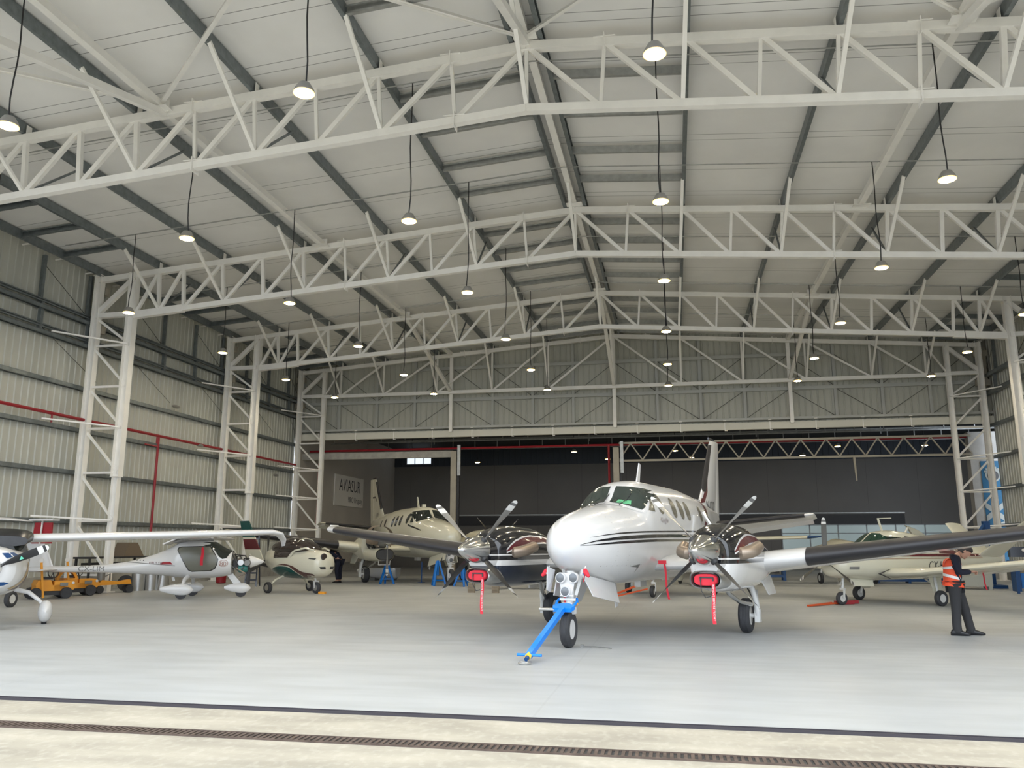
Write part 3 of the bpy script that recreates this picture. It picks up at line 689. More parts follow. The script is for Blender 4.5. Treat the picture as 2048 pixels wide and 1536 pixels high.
def tyre(parent, c, r, w, ax=(1, 0, 0), name='tyre', hubm=None, hr=.5):
    ax = Vector(ax).normalized(); h = w / 2
    pr = [(r * .52, -h * .75), (r * .62, -h * .95), (r * .8, -h), (r * .93, -h * .82), (r * .985, -h * .55)]
    for g in (-.42, -.14, .14, .42): pr += [(r * 1.0, h * (g - .1)), (r * .985, h * (g - .02)), (r * .985, h * (g + .02)), (r * 1.0, h * (g + .1))]
    pr += [(r * .985, h * .55), (r * .93, h * .82), (r * .8, h), (r * .62, h * .95), (r * .52, h * .75)]
    o = MB().lathe(pr, c, ax, 36, cap=False).build(name, M['rubber'], parent, True)
    b = MB().lathe([(r * .55, -h * .78), (r * .5, -h * .8), (r * .42, -h * .5), (r * .2, -h * .45), (r * .18, -h * .8), (.001, -h * .82)], c, ax, 28)
    b.lathe([(r * .55, h * .78), (r * .5, h * .8), (r * .42, h * .5), (r * .2, h * .45), (r * .18, h * .8), (.001, h * .82)], c, ax, 28)
    b.lathe([(r * .53, -h * .72), (r * .53, h * .72)], c, ax, 28)
    a = ax.orthogonal().normalized(); bb = ax.cross(a)
    for k in range(6):
        q = Vector(c) + (a * cos(k * pi / 3) + bb * sin(k * pi / 3)) * r * .33
        for s_ in (-1, 1): b.lathe([(r * .045, 0), (r * .045, h * .62 * s_), (.001, h * .63 * s_)], q, ax, 8)
    b.build('wheel_hub', hubm or M['gear'], o, 30.0)
    return o
def prop_blade(R, r0, chord, feather, front, back):
    """blade along +z from the hub, twisted; front = camber face material index 0, back = 1, tips 2/3"""
    n = 18; b = MB(); vs = []; fs = []; mi = []
    prof = [(.12, .3), (.2, .42), (.3, .72), (.45, .95), (.6, 1.0), (.8, .96), (.93, .8), (.985, .5), (1.0, .12)]
    rs = [r0 + (R - r0) * i / n for i in range(n)] + [R * .985, R]
    for r in rs:
        q = r / R; c = chord * pch([p[0] for p in prof], [p[1] for p in prof], q); th = max(.035 * (1 - q) ** 1.5, .004) + (.03 if q < .2 else 0)
        tw = feather + math.radians(46) * (.75 - q)
        for u, h in ((-.5, 0), (-.3, 1), (0, 1.25), (.3, .8), (.5, 0), (.3, -.4), (0, -.5), (-.3, -.4)):
            x = u * c; y = -h * th / 2 * 1.4
            vs.append((x * cos(tw) - y * sin(tw), x * sin(tw) + y * cos(tw), r))
    m = len(rs)
    for i in range(m - 1):
        q = rs[i] / R
        for k in range(8):
            fs.append((i * 8 + k, i * 8 + (k + 1) % 8, (i + 1) * 8 + (k + 1) % 8, (i + 1) * 8 + k))
            tip = 1 if (q > .93 or .80 < q < .86) else (2 if .86 <= q <= .93 else 0)
            mi.append(2 if tip == 1 else (3 if tip == 2 and k < 4 else (0 if k < 4 else 1)))
    fs.append(tuple(range(7, -1, -1))); mi.append(0); fs.append(tuple((m - 1) * 8 + k for k in range(8))); mi.append(2)
    b.add(vs, fs); b.mi = mi; return b
def rot_y(b, a, c):
    """rotate a builder's points about the y axis through the origin by a, then move to c"""
    b.v = [(x * cos(a) + z * sin(a) + c[0], y + c[1], -x * sin(a) + z * cos(a) + c[2]) for x, y, z in b.v]; return b
BLG = mat('blade_grey_face', (.30, .295, .28), .3, .3); BLB = mat('blade_black_face', (.02, .02, .022), .35); BLW = mat('blade_white_band', (.72, .72, .70), .35); BLM = mat('blade_dark_band', (.14, .14, .14), .4)
def propeller(parent, c, R, nb, a0, feather, chord=.2, spin=True, spr=.235, spl=.58, spm=None, r0=.14, bm_=None):
    p = MB().lathe([(.001, -spl), (spr * .13, -spl * .97), (spr * .36, -spl * .8), (spr * .62, -spl * .54), (spr * .84, -spl * .27), (spr * .97, -.03), (spr, .05), (spr, .1), (spr * .9, .12)] if spin else [(.05, -.12), (.12, -.1), (.13, .06), (.1, .08)], c, (0, 1, 0), 36).build('spinner' if spin else 'propeller_hub', spm or M['chrome'], parent, True)
    for k in range(nb):
        bl = prop_blade(R, r0, chord, feather, 0, 1); rot_y(bl, a0 + 2 * pi * k / nb, c)
        bl.build('propeller_blade', bm_ or (BLG, BLB, BLW, BLM), parent, 35.0)
        cf = MB().lathe([(.055, spr * .75), (.06, spr * 1.02), (.045, spr * 1.12)], (0, 0, 0), (0, 0, 1), 14); rot_y(cf, a0 + 2 * pi * k / nb, c); cf.build('blade_root', M['dark'] if spin else M['alum'], parent, True)
    return p

# ------------------------------------------------------------------ twin turboprop
KA = [(.62, 1.53, 1.65, .03, 2.0, .5), (.66, 1.42, 1.76, .15, 2.0, .5), (.76, 1.32, 1.85, .25, 2.05, .5), (1.0, 1.19, 1.965, .395, 2.1, .5), (1.4, 1.06, 2.07, .54, 2.15, .5), (2.0, .95, 2.18, .67, 2.25, .5), (2.62, .89, 2.27, .745, 2.3, .5),
      (2.78, .885, 2.35, .75, 2.35, .48), (3.05, .88, 2.60, .76, 2.4, .46), (3.35, .88, 2.70, .765, 2.4, .46), (3.8, .88, 2.745, .77, 2.35, .46), (5.6, .88, 2.74, .77, 2.3, .46), (6.6, .94, 2.70, .72, 2.25, .47), (7.6, 1.14, 2.62, .60, 2.2, .5),
      (8.6, 1.42, 2.54, .42, 2.1, .53), (9.6, 1.72, 2.46, .24, 2.0, .55), (10.35, 1.95, 2.38, .10, 2.0, .55), (10.6, 2.05, 2.3, .04, 2.0, .5)]
NAC = [(1.78, .94, 1.70, .24, 2.3, .62), (1.86, .88, 1.76, .32, 2.4, .6), (2.1, .83, 1.84, .40, 2.4, .58), (2.6, .80, 1.90, .45, 2.35, .55), (3.3, .79, 1.88, .46, 2.3, .52), (4.2, .80, 1.72, .44, 2.2, .5), (5.0, .92, 1.56, .38, 2.1, .5), (5.8, 1.14, 1.44, .24, 2.0, .5), (6.3, 1.28, 1.36, .05, 2.0, .5)]
def nac_mat(name, base, top, lower):
    """glossy cowl: black upper, white band, lower colour, split by height that rises towards the tail"""
    m = bpy.data.materials.new(name); m.use_nodes = True; nt = m.node_tree; b = nt.nodes['Principled BSDF']; b.inputs['Roughness'].default_value = .14; b.inputs['Coat Weight'].default_value = .6; b.inputs['Coat Roughness'].default_value = .05
    tc = nt.nodes.new('ShaderNodeTexCoord'); sx = nt.nodes.new('ShaderNodeSeparateXYZ'); nt.links.new(tc.outputs['Object'], sx.inputs[0])
    v = vmath(nt, 'SUBTRACT', sx.outputs['Z'], .5); cr = nt.nodes.new('ShaderNodeValToRGB'); cr.color_ramp.interpolation = 'CONSTANT'; nt.links.new(v, cr.inputs[0])
    for i, (p, c) in enumerate(base):
        e = cr.color_ramp.elements[i] if i < 2 else cr.color_ramp.elements.new(p)
        e.position = p; e.color = (*c, 1)
    nt.links.new(cr.outputs[0], b.inputs['Base Color']); return m
BK = (.010, .010, .012); WH = (.66, .65, .64)
NM_P = nac_mat('cowl_paint_port', [(0.0, WH), (.765, BK), (.825, WH), (.85, BK)], 0, 0)
NM_S = nac_mat('cowl_paint_starboard', [(0.0, (.012, .018, .035)), (.69, WH), (.785, BK), (.86, WH), (.885, BK)], 0, 0)
def twin(label, loc, rz, scale, paint, livery, span=7.98, engines=True, dz=0.0):
    R = thing('twin_turboprop', label, 'airplane', loc, rz, None, scale)
    f = MB().rings(body(KA)).build('fuselage', paint, R, 60.0); S = Surf(f)
    G = M['wglass'] if livery == 'main' else M['glass']
    # windscreen (two panes) and cockpit side windows
    for s_, vw in ((1, 'port'), (-1, 'star')):
        S.decal('windscreen_frame', paint, R, [(s_ * x, z) for x, z in ((.02, 2.255), (.3, 2.215), (.645, 2.09), (.665, 2.49), (.5, 2.575), (.3, 2.605), (.02, 2.625))], view='front', off=.006, seg=.05)
        S.decal('windscreen', G, R, [(s_ * x, z) for x, z in ((.05, 2.29), (.3, 2.25), (.60, 2.15), (.62, 2.2), (.625, 2.44), (.585, 2.50), (.48, 2.545), (.3, 2.575), (.05, 2.59))], view='front', off=.014, seg=.05)
        S.decal('quarter_window', M['shade'] if livery == 'main' else M['glass'], R, [(3.24, 2.41), (2.97, 2.15), (3.21, 2.135)], view=vw, off=.006, seg=.06)
        S.decal('cockpit_side_window', M['shade'] if livery == 'main' else M['glass'], R, oval(3.56, 2.29, .155, .19, tilt=.3), view=vw, off=.006, seg=.06)
        for i, y in enumerate((4.36, 4.84, 5.28, 6.35, 7.1)):
            k = (1, 1, 1, .85, .7)[i]
            S.decal('cabin_window', M['shade'] if livery == 'main' else M['glass'], R, oval(y, 2.245 - .015 * i, .14 * k, .19 * k), view=vw, off=.006, seg=.06)
        if livery == 'main':
            for P, T in (([(.97, 1.662), (1.49, 1.721), (2.37, 1.764), (3.57, 1.79), (5.6, 1.821), (6.6, 1.83)], .026), ([(.80, 1.55), (1.09, 1.609), (1.45, 1.642), (2.16, 1.679), (3.28, 1.707), (5.2, 1.727), (6.6, 1.735)], .058), ([(.80, 1.535), (1.08, 1.555), (1.44, 1.576), (2.15, 1.606), (3.28, 1.63), (5.0, 1.64), (6.6, 1.645)], .042)):
                px_, pz_ = zip(*P); ys = [P[0][0] + (6.5 - P[0][0]) * (i / 20) ** 1.3 for i in range(21)]
                zz = [pch(px_, pz_, y) for y in ys]; tt = [T * min(1, .08 + (y - P[0][0]) / 1.1) for y in ys]
                S.decal('stripe', M['black'], R, ribbon([(y, z + t / 2) for y, z, t in zip(ys, zz, tt)], [(y, z - t / 2) for y, z, t in zip(ys, zz, tt)]), view=vw, off=.004, seg=.12)
            ys = [5.9 + i * .25 for i in range(9)]
            S.decal('maroon_swoosh', M['maroon'], R, ribbon([(y, 1.75 + max(0, y - 5.9) ** 1.4 * .42) for y in ys], [(y, 1.68 + max(0, y - 5.9) ** 1.4 * .34) for y in ys]), view=vw, off=.005, seg=.12)
            # rivet lines and access panel on the nose
            b = MB()
            for row, z in ((0, 2.0), (1, 1.22)):
                for k in range(10): b.box((0, 1.35 + k * .13, z), (.001, .012, .012))
            for k in range(9): b.box((0, 1.62, 1.3 + k * .075), (.001, .01, .01)); b.box((0, 1.98, 1.3 + k * .075), (.001, .01, .01))
            vs = [(v[1], v[2]) for v in b.v]; S.decal('rivets', mat('rivet_grey', (.45, .44, .43), .4), R, vf=(vs, [q for q in b.f]), view=vw, off=.002, seg=1.0)
            S.decal('cooling_slot', M['grey'], R, [(2.14, 1.20), (2.46, 1.235), (2.44, 1.09), (2.40, 1.18)], view=vw, off=.003, seg=.1)
            vs, fs = text_mesh('KingAir', .14); S.decal('lettering', mat('pale_grey_letters', (.35, .3, .3), .4), R, vf=([(3.62 + v[0] * (1 if s_ > 0 else -1), 1.99 + v[1]) for v in vs], fs), view=vw, off=.005, seg=.07)
        else:
            ys = [2.2 + i * .3 for i in range(5)]
            S.decal('stripe', M['black'], R, ribbon([(y, 1.86 + (y - 2.2) * .20) for y in ys], [(y, 1.83 + (y - 2.2) * .17) for y in ys]), view=vw, off=.004, seg=.12)
    for x in (.28, -.1):   # wipers
        p = []
        for z, dx in ((2.22, 0), (2.34, .05), (2.44, .08)):
            h, n = S.hit((x + dx, -5, z), (0, 1, 0)); p.append(h + n * .02 if n.y < 0 else h - n * .02)
        MB().tube(p, .008, 5).build('wiper', M['dark'], R)
    if livery == 'main':
        h, n = S.hit((.42, -5, 2.22), (0, 1, 0)); 
        S.decal('green_dash_card', mat('green_card', (.10, .42, .20), .5), R, [(.17, 2.275), (.42, 2.235), (.40, 2.31), (.19, 2.33)], view='front', off=.016, seg=.1)
    MB().beam((0, 4.35, 2.72), (0, 4.5, 3.13), .03, .16, up=(0, 1, 0), w2=.02, h2=.09).build('blade_antenna', M['white'] if livery == 'main' else paint, R)
    if livery != 'main':
        b = MB(); b.box((0, 3.75, 2.78), (.14, .1, .1)); b.build('beacon', paint, R)
    b = MB(); b.beam((0.0, 2.95, .9), (0, 3.05, .48), .02, .17, up=(0, 1, 0), w2=.015, h2=.12); b.build('belly_antenna', M['white'], R); MB().box((0, 4.35, .83), (.12, .34, .12)).build('belly_antenna', M['white'], R)
    # wing centre section and outer panels
    for s_, sn in ((1, 'port'), (-1, 'starboard')):
        cen = [(s_ * .55, 3.35, 1.17, 2.5, .13), (s_ * 1.6, 3.42, 1.2, 2.4, .13)]
        MB().rings(wing_rings(refine(cen, 3))).build('wing_root', paint, R, 50.0)
        out = [(s_ * 2.2, 3.72, 1.24, 2.05, .20), (s_ * 2.9, 3.80, 1.32, 1.95, .20), (s_ * (span - .15), 4.42, 1.30 + (span - 3.05) * .125, 1.12, .18), (s_ * span, 4.62, 1.31 + (span - 3.0) * .125, .75, .11)]
        MB().rings(wing_rings(refine(out, 5), inc=.095)).build('wing', paint, R, 50.0)
        def at(x):
            for a, c in zip(out[:-1], out[1:]):
                if abs(a[0]) <= x <= abs(c[0]) + 1e-6: q = (x - abs(a[0])) / (abs(c[0]) - abs(a[0])); return tuple([s_ * x] + [a[j] + (c[j] - a[j]) * q for j in range(1, 5)])
        bt = [at(3.12 + (span - .35 - 3.12) * i / 14) for i in range(15)]
        b = MB()
        rr = wing_rings(bt, 8, c0=0.0, c1=.15, grow=.006, inc=.095); b.rings(rr); b.build('deice_boot', M['boot'], R, 50.0)
        MB().box((s_ * (span - 2.2), bt[8][1] - .012 + .17, bt[8][2] + .0), (.06, .05, .09)).build('stall_tab', M['white'], R)
        MB().lathe([(.001, -.05), (.03, -.02), (.03, .25), (.001, .3)], (s_ * span, 4.75, 1.36 + (span - 3) * .129), (0, 1, 0), 10).build('tip_light', M['white'], R, True)
        # tailplane
        ts = [(s_ * .12, 8.95, 2.04, 1.30, .13), (s_ * 2.38, 9.55, 2.26, .80, .13), (s_ * 2.5, 9.65, 2.275, .62, .10)]
        MB().rings(wing_rings(refine(ts, 4), inc=.14)).build('tailplane', paint, R, 50.0)
        tb = [tuple(ts[0][j] + (ts[1][j] - ts[0][j]) * q for j in range(5)) for q in (.1, .3, .5, .7, .97)]
        MB().rings(wing_rings(tb, 6, c0=0.0, c1=.16, grow=.006, inc=.14)).build('tail_boot', M['boot'], R, 50.0)
        MB().rings(wing_rings([(s_ * .2, 10.18, 1.92, .40, .12), (s_ * 2.4, 10.24, 2.17, .24, .1)], 6, inc=.42)).build('elevator', paint, R, 50.0)
    # fin
    fn = [(2.2, 8.05, 0, 2.35, .06), (2.6, 8.75, 0, 1.75, .08), (3.0, 9.18, 0, 1.45, .09), (4.12, 9.98, 0, .92, .09), (4.22, 10.1, 0, .82, .07)]
    MB().rings(wing_rings(refine(fn, 4), vertical=True)).build('fin', paint, R, 50.0); FS = Surf([o for o in R.children if o.name.startswith('fin')])
    MB().prism([(-.05, 6.6, 2.66), (-.05, 8.6, 2.45), (-.05, 8.75, 2.62)], (.1, 0, 0)).build('dorsal_fillet', paint, R)
    rd = [(1.98, 10.18, 0, .52, .10), (3.2, 10.36, 0, .50, .10), (4.24, 10.50, 0, .46, .10)]
    MB().rings(wing_rings(refine(rd, 3), vertical=True)).build('rudder', paint, R, 50.0)
    MB().rings(wing_rings([(2.85, 9.05, 0, 1.5, .1), (3.3, 9.38, 0, 1.35, .1), (4.1, 9.96, 0, .95, .1)], 6, c0=0, c1=.10, grow=.01, vertical=True)).build('fin_boot', M['boot'], R, 50.0)
    MB().box((0, 10.25, 4.27), (.03, .6, .05)).build('fin_cap', M['black'], R)
    if livery == 'main':
        for s_, vw in ((1, 'port'), (-1, 'star')):
            a = [(8.0, 2.62), (8.6, 2.60), (8.95, 2.68), (9.2, 2.9), (9.42, 3.3), (9.7, 3.75), (9.97, 4.12)]; c = [(8.0, 2.61), (8.6, 2.52), (9.02, 2.58), (9.32, 2.85), (9.5, 3.28), (9.76, 3.75), (9.99, 4.12)]
            FS.decal('fin_stripe', M['maroon'], R, ribbon(a, c), view=vw, off=.006, seg=.1)
            vs, fs = text_mesh('N-CKD', .34); FS.decal('registration', M['dark'], R, vf=([(9.55 + v[0] * .8 * (1 if s_ > 0 else -1), 2.5 + v[1]) for v in vs], fs), view=vw, off=.007, seg=.08)
    else:
        for s_, vw in ((1, 'port'), (-1, 'star')):
            a = [(9.7, 3.25), (10.0, 3.45), (10.45, 3.45)]; c = [(9.7, 3.20), (10.0, 3.38), (10.45, 3.38)]
            FS.decal('fin_stripe', M['black'], R, ribbon(a, c), view=vw, off=.02, seg=.1)
            vs, fs = text_mesh('N39', .26); FS.decal('registration', M['grey'], R, vf=([(9.7 + v[0] * .8 * (1 if s_ > 0 else -1), 2.62 + v[1]) for v in vs], fs), view=vw, off=.007, seg=.08)
    # ---- nacelles
    for s_, sn in ((1, 'port'), (-1, 'starboard')):
        open_ = (livery != 'main' and s_ < 0)
        nm = (NM_P if s_ > 0 else NM_S) if livery == 'main' else paint
        tab = NAC if not open_ else [(3.35, .80, 1.84, .44, 2.2, .52)] + [r for r in NAC if r[0] > 3.5]
        nb = body(tab, s_ * 2.0, 36); no = MB().rings(nb).build('nacelle', nm, R, 55.0); NS = Surf(no)
        hub = (s_ * 2.0, 1.52, 1.47)
        if not open_:
            # chin inlet
            b = MB()
            ins = []
            for y, k in ((1.64, .90), (1.56, .99), (1.575, 1.09), (1.66, 1.2), (1.85, 1.30), (2.3, 1.25)):
                ins.append([(s_ * 2.0 + u * k, y, 1.03 + w * k) for u, w in oval(0, 0, .225, .12, 28, 2.8)])
            b.rings(ins, False); b.build('inlet_lip', M['alum'] if livery == 'main' else paint, R, True)
            MB().rings([[(s_ * 2.0 + u, 1.63, 1.03 + w) for u, w in oval(0, 0, .19, .1, 24, 2.8)], [(s_ * 2.0 + u, 1.9, 1.03 + w) for u, w in oval(0, 0, .17, .085, 24, 2.8)]]).build('inlet_throat', M['dark'], R)
            MB().rings([[(s_ * 2.0 + u * k, y, 1.38 + w * k) for u, w in oval(0, 0, .26, .3, 28)] for y, k in ((1.64, .92), (1.78, 1.05), (2.0, 1.12))]).build('cowl_front', nm, R, True)
            propeller(R, hub, 1.145, 4, pi / 4 + .02 * s_, math.radians(83), .20)
            for e in (-1, 1):   # exhaust stacks
                pts = [(s_ * 2.0 + e * .32, 2.22, 1.42), (s_ * 2.0 + e * .45, 2.17, 1.42), (s_ * 2.0 + e * .54, 2.24, 1.44), (s_ * 2.0 + e * .58, 2.4, 1.47), (s_ * 2.0 + e * .60, 2.6, 1.52)]
                MB().tube(pts, [.095, .10, .10, .10, .095], 16).build('exhaust_stack', M['exh'], R, True)
        else:
            bare_engine(R, s_ * 2.0)
        if livery == 'main':
            for e, vw in ((1, 'port'), (-1, 'star')):
                a = [(1.97, 1.45), (2.08, 1.535), (2.25, 1.61), (2.52, 1.672), (2.86, 1.702), (3.4, 1.68), (4.0, 1.61), (4.6, 1.5)]; c = [(1.97, 1.43), (2.08, 1.465), (2.36, 1.525), (2.76, 1.582), (3.32, 1.60), (3.7, 1.585), (4.1, 1.53), (4.6, 1.46)]
                X = s_ * 2.0; f2 = lambda q, d: [(y, z + d) for y, z in q]
                # nacelle sits beside the body, so project from just outside it
                for nme, m_, A, C_ in (('white_outline', M['white'], f2(a, .028), f2(c, -.028)), ('maroon_flash', M['maroon'], a, c)):
                    class _S(Surf):
                        pass
                    NS2 = NS; oldh = NS2.hit
                    NS2.decal(nme, m_, R, ribbon(A, C_), view=vw, off=.004 if nme[0] == 'w' else .008, seg=.08)
        # main gear
        x = s_ * 1.94; y = 4.5; r = .302
        tyre(R, (x, y, r), r, .2)
        b = MB(); b.tube([(x + s_ * .20, y - .02, r), (x + s_ * .2, y - .08, .55), (x + s_ * .10, y - .14, 1.0)], [.04, .045, .055], 12); b.tube([(x + s_ * .2, y, r), (x, y, r)], .04, 10)
        b.box((x + s_ * .2, y + .02, r), (.09, .16, .22)); b.beam((x + s_ * .16, y + .12, .75), (x + s_ * .18, y + .16, .42), .03, .07); b.build('oleo_leg', M['gear'] if livery == 'main' else M['gear'], R, 40.0)
        MB().tube([(x + s_ * .12, 4.4, .50), (x - s_ * .02, 4.1, .56), (x - s_ * .12, 3.75, .72), (x - s_ * .18, 3.5, .98)], .04, 12).build('drag_brace', M['chrome'], R, True)
        MB().tube([(x - s_ * .02, y - .1, .95), (x + s_ * .16, y - .1, .6), (x + s_ * .19, y + .05, .38)], .014, 6).build('brake_hose', M['dark'], R, True)
        MB().prism([(x + s_ * .34, 4.1, 1.0), (x + s_ * .34, 5.05, 1.0), (x + s_ * .44, 5.0, .68), (x + s_ * .44, 4.35, .68)], (s_ * .02, 0, 0)).build('gear_door', paint, R)
        MB().prism([(x - s_ * .34, 4.1, 1.0), (x - s_ * .34, 5.05, 1.0), (x - s_ * .42, 5.0, .74), (x - s_ * .42, 4.35, .74)], (s_ * .02, 0, 0)).build('gear_door', paint, R)
    # ---- nose gear
    y = .95; r = .272; st = math.radians(6); wx = Vector((cos(st), sin(st), 0))
    tyre(R, (0.0, y, r), r, .155, wx, hubm=M['white'])
    b = MB()
    b.tube([(0, y + .06, .62), (0, y + .09, 1.15)], .062, 16); b.tube([(0, y + .05, .5), (0, y + .06, .64)], .05, 14); b.box((0, y + .03, .55), (.2, .12, .1), st)
    p = wx * -.105; b.beam(Vector((0, y, .58)) + p, Vector((0, y, r)) + p, .025, .09, up=(0, 1, 0))
    b.tube([Vector((0, y, r)) - wx * .11, Vector((0, y, r)) + wx * .02], .03, 10); b.build('nose_strut', M['gear'], R, 40.0)
    b = MB(); b.beam((0, y + .15, .98), (0, y + .26, .80), .09, .03); b.beam((0, y + .26, .80), (0, y + .08, .6), .09, .03); b.box((0, y - .02, .72), (.26, .03, .03)); b.box((0, y - .04, .78), (.22, .04, .025)); b.box((0, y - .02, .66), (.17, .05, .02)); b.build('torque_link', M['gear'], R)
    b = MB()
    for q in (-1, 1): b.beam((q * .17, y + .2, 1.2), (q * .08, y + .1, .78), .04, .05)
    b.build('side_brace', M['gear'], R)
    MB().prism([(-.16, y - .02, 1.12), (.16, y - .02, 1.12), (.06, y - .02, .76), (-.10, y - .02, .76)], (0, .02, 0)).build('light_bracket', M['white'], R)
    ll = mat('landing_light_glass', (.15, .16, .17), .3, .5)
    for lx, lz in ((-.10, 1.045), (.12, 1.05), (-.02, .84)):
        o = MB().lathe([(.078, .06), (.085, 0), (.078, -.015), (.068, -.012)], (lx, y - .07, lz), (0, 1, 0), 22).build('landing_light', M['white'], R, True)
        MB().lathe([(.07, -.012), (.04, -.018), (.001, -.02)], (lx, y - .07, lz), (0, 1, 0), 20).build('lens', ll, o, True)
    # nose gear doors
    b = MB(); b.prism([(.20, 1.02, 1.10), (.22, 2.35, .92), (.34, 2.25, .60), (.33, 1.15, .76)], (.02, 0, 0)); b.build('nose_gear_door', paint, R)
    b = MB(); b.prism([(-.20, 1.02, 1.10), (-.22, 2.35, .92), (-.34, 2.25, .60), (-.33, 1.15, .76)], (-.02, 0, 0)); b.build('nose_gear_door', paint, R)
    MB().prism([(-.24, .72, 1.22), (-.24, 1.0, 1.16), (-.3, .95, .82), (-.28, .78, .86)], (-.015, 0, 0)).build('nose_gear_door', paint, R)
    if livery != 'main': MB().prism([(.352, 1.75, .9), (.352, 2.0, .9), (.366, 1.98, .66), (.366, 1.75, .68)], (-.01, 0, 0)).build('door_patch', M['dark'], R)
    return R
def bare_engine(R, X):
    """opened cowl: the turbine with its pipes, ducts and the single feathered prop"""
    b = MB(); b.lathe([(.12, 0), (.17, .08), (.19, .3), (.25, .42), (.26, .7), (.2, .85), (.22, 1.1), (.28, 1.2), (.28, 1.5)], (X, 1.9, 1.47), (0, 1, 0), 24); e = b.build('engine_core', M['grey'], R, True)
    rnd = random.Random(3)
    for i in range(12):
        a = rnd.uniform(0, 2 * pi); y0 = rnd.uniform(2.0, 2.6); r = rnd.uniform(.26, .33); p = []
        for k in range(5): aa = a + k * rnd.uniform(-.2, .5); p.append((X + r * cos(aa), y0 + k * .16, 1.47 + r * sin(aa)))
        MB().tube(p, rnd.uniform(.012, .03), 7).build('engine_pipe', [M['alum'], M['exh'], M['dark']][i % 3], R, True)
    for e_ in (-1, 1): MB().tube([(X + e_ * .2, 2.3, 1.45), (X + e_ * .38, 2.2, 1.46), (X + e_ * .46, 2.4, 1.48)], [.11, .12, .11], 14).build('exhaust_stack', M['exh'], R, True)
    for e_ in (-1, 1): MB().lathe([(.10, -.1), (.10, .2), (.07, .25)], (X + e_ * .2, 1.95, 1.62), (0, 1, 0), 14).build('engine_canister', M['alum'], R, True)
    MB().lathe([(.34, .0), (.36, .03), (.36, .14), (.34, .16)], (X, 2.95, 1.47), (0, 1, 0), 28).build('engine_shroud_ring', M['dark'], R, True)
    MB().rings([[(X + u * k, y, 1.02 + w * k) for u, w in oval(0, 0, .32, .2, 24, 2.6)] for y, k in ((1.95, 1), (2.0, 1.06), (3.3, 1.2))], False).build('lower_cowl', M['cream'], R, True)
    MB().rings([[(X + u * k, y, 1.02 + w * k) for u, w in oval(0, 0, .29, .17, 24, 2.6)] for y, k in ((1.97, 1), (2.6, .9))]).build('cowl_inside', M['dark'], R, True)
    b = MB(); 
    for q in (-.2, .2): b.tube([(X + q, 2.0, .82), (X + q, 2.05, .68)], .012, 6)
    b.tube([(X - .2, 2.05, .68), (X + .2, 2.05, .68)], .012, 6); b.build('engine_cradle', M['gear'], R)
    MB().lathe([(.05, -.2), (.12, -.16), (.14, -.02), (.13, .06)], (X, 1.75, 1.47), (0, 1, 0), 20).build('propeller_hub', M['alum'], R, True)
    bl = prop_blade(1.145, .14, .17, math.radians(78), 0, 1); rot_y(bl, pi, (X, 1.7, 1.47)); bl.build('propeller_blade', (BLG, BLB, BLW, BLM), R, 35.0)
    MB().rings([[(X + r * cos(t), y, 1.5 + r * sin(t)) for t in [pi * .1 + pi * .8 * k / 12 for k in range(13)]] for y, r in ((2.5, .5), (2.9, .52))] , False).build('open_cowl_band', M['maroon'] if False else M['exh'], R, True)
KAM = twin('white twin-engine turboprop with black stripes parked nose-out in the foreground on the hangar floor', (-1.889, 11.831, 0), -.293, .976, M['white'], 'main')
KAB = twin('cream twin-engine turboprop with one engine uncowled standing behind at the left of the rear opening', (-7.841, 30.233, 0), .643, 1.136, M['cream'], 'back', span=7.0)
# ---- covers, plugs and streamers of the foreground turboprop (each can be lifted off)
def kaw(p):
    c, s_ = cos(-.293), sin(-.293); x, y, z = [k * .976 for k in p]; return Vector((-1.889 + x * c - y * s_, 11.831 + x * s_ + y * c, z))
def streamer(parent, top, L, w, txt=True, lean=(0, 0)):
    """hanging red ribbon with white printed words; top is in the parent's axes, world aligned"""
    n = 14; vs = []; fs = []
    for i in range(n + 1):
        q = i / n; x = top[0] + lean[0] * q + .008 * sin(q * 7); y = top[1] + lean[1] * q + .012 * sin(q * 5); z = top[2] - L * q
        for k in (-1, 1):
            for d in (0, .003): vs.append((x + k * w / 2, y + d, z))
    for i in range(n):
        a = i * 4; c = a + 4
        fs += [(a, a + 2, c + 2, c), (a + 1, c + 1, c + 3, a + 3), (a, c, c + 1, a + 1), (a + 2, a + 3, c + 3, c + 2)]
    MB().add(vs, fs).build('ribbon', M['redc'], parent, True)
    if txt:
        tv, tf = text_mesh('REMOVE BEFORE FLIGHT', w * 1.0)
        MB().add([(top[0] + lean[0] * ((L * .52 - v[0] * L * .55 / (w * 12)) / L) * 1.0 + v[1] * .8 + .006, top[1] + lean[1] * .5 - .012, top[2] - (L * .5 + v[0] * L * .5 / (w * 6.5))) for v in tv], tf).build('ribbon_lettering', M['white'], parent, fix=False)
for s_, lab in ((1, 'red engine inlet plug with long streamer in the chin inlet of the right-hand engine'), (-1, 'red engine inlet plug with long streamer in the chin inlet of the left-hand engine')):
    c = kaw((s_ * 2.0, 1.57, 1.03)); t = thing('inlet_plug', lab, 'engine cover', c, -.293, 'inlet plugs', .976)
    MB().rings([[(u * k, y, w * k) for u, w in oval(0, 0, .18, .088, 28, 2.8)] for y, k in ((.08, 1), (-.005, 1), (-.02, .92))]).build('plug', M['redc'], t, 40.0)
    b = MB(); b.beam((-.08, -.03, .035), (.12, -.03, .035), .012, .02); b.beam((-.07, -.03, .035), (-.07, -.03, -.02), .02, .012); b.beam((.12, -.03, .035), (.12, -.03, -.03), .02, .012)
    b.tube([(-.07, -.03, -.02), (-.06, -.04, -.16), (.0, -.04, -.26), (.08, -.035, -.24)], .008, 6); b.build('handle', M['dark'], t)
    streamer(t, (.12, -.045, -.02), .62, .055)
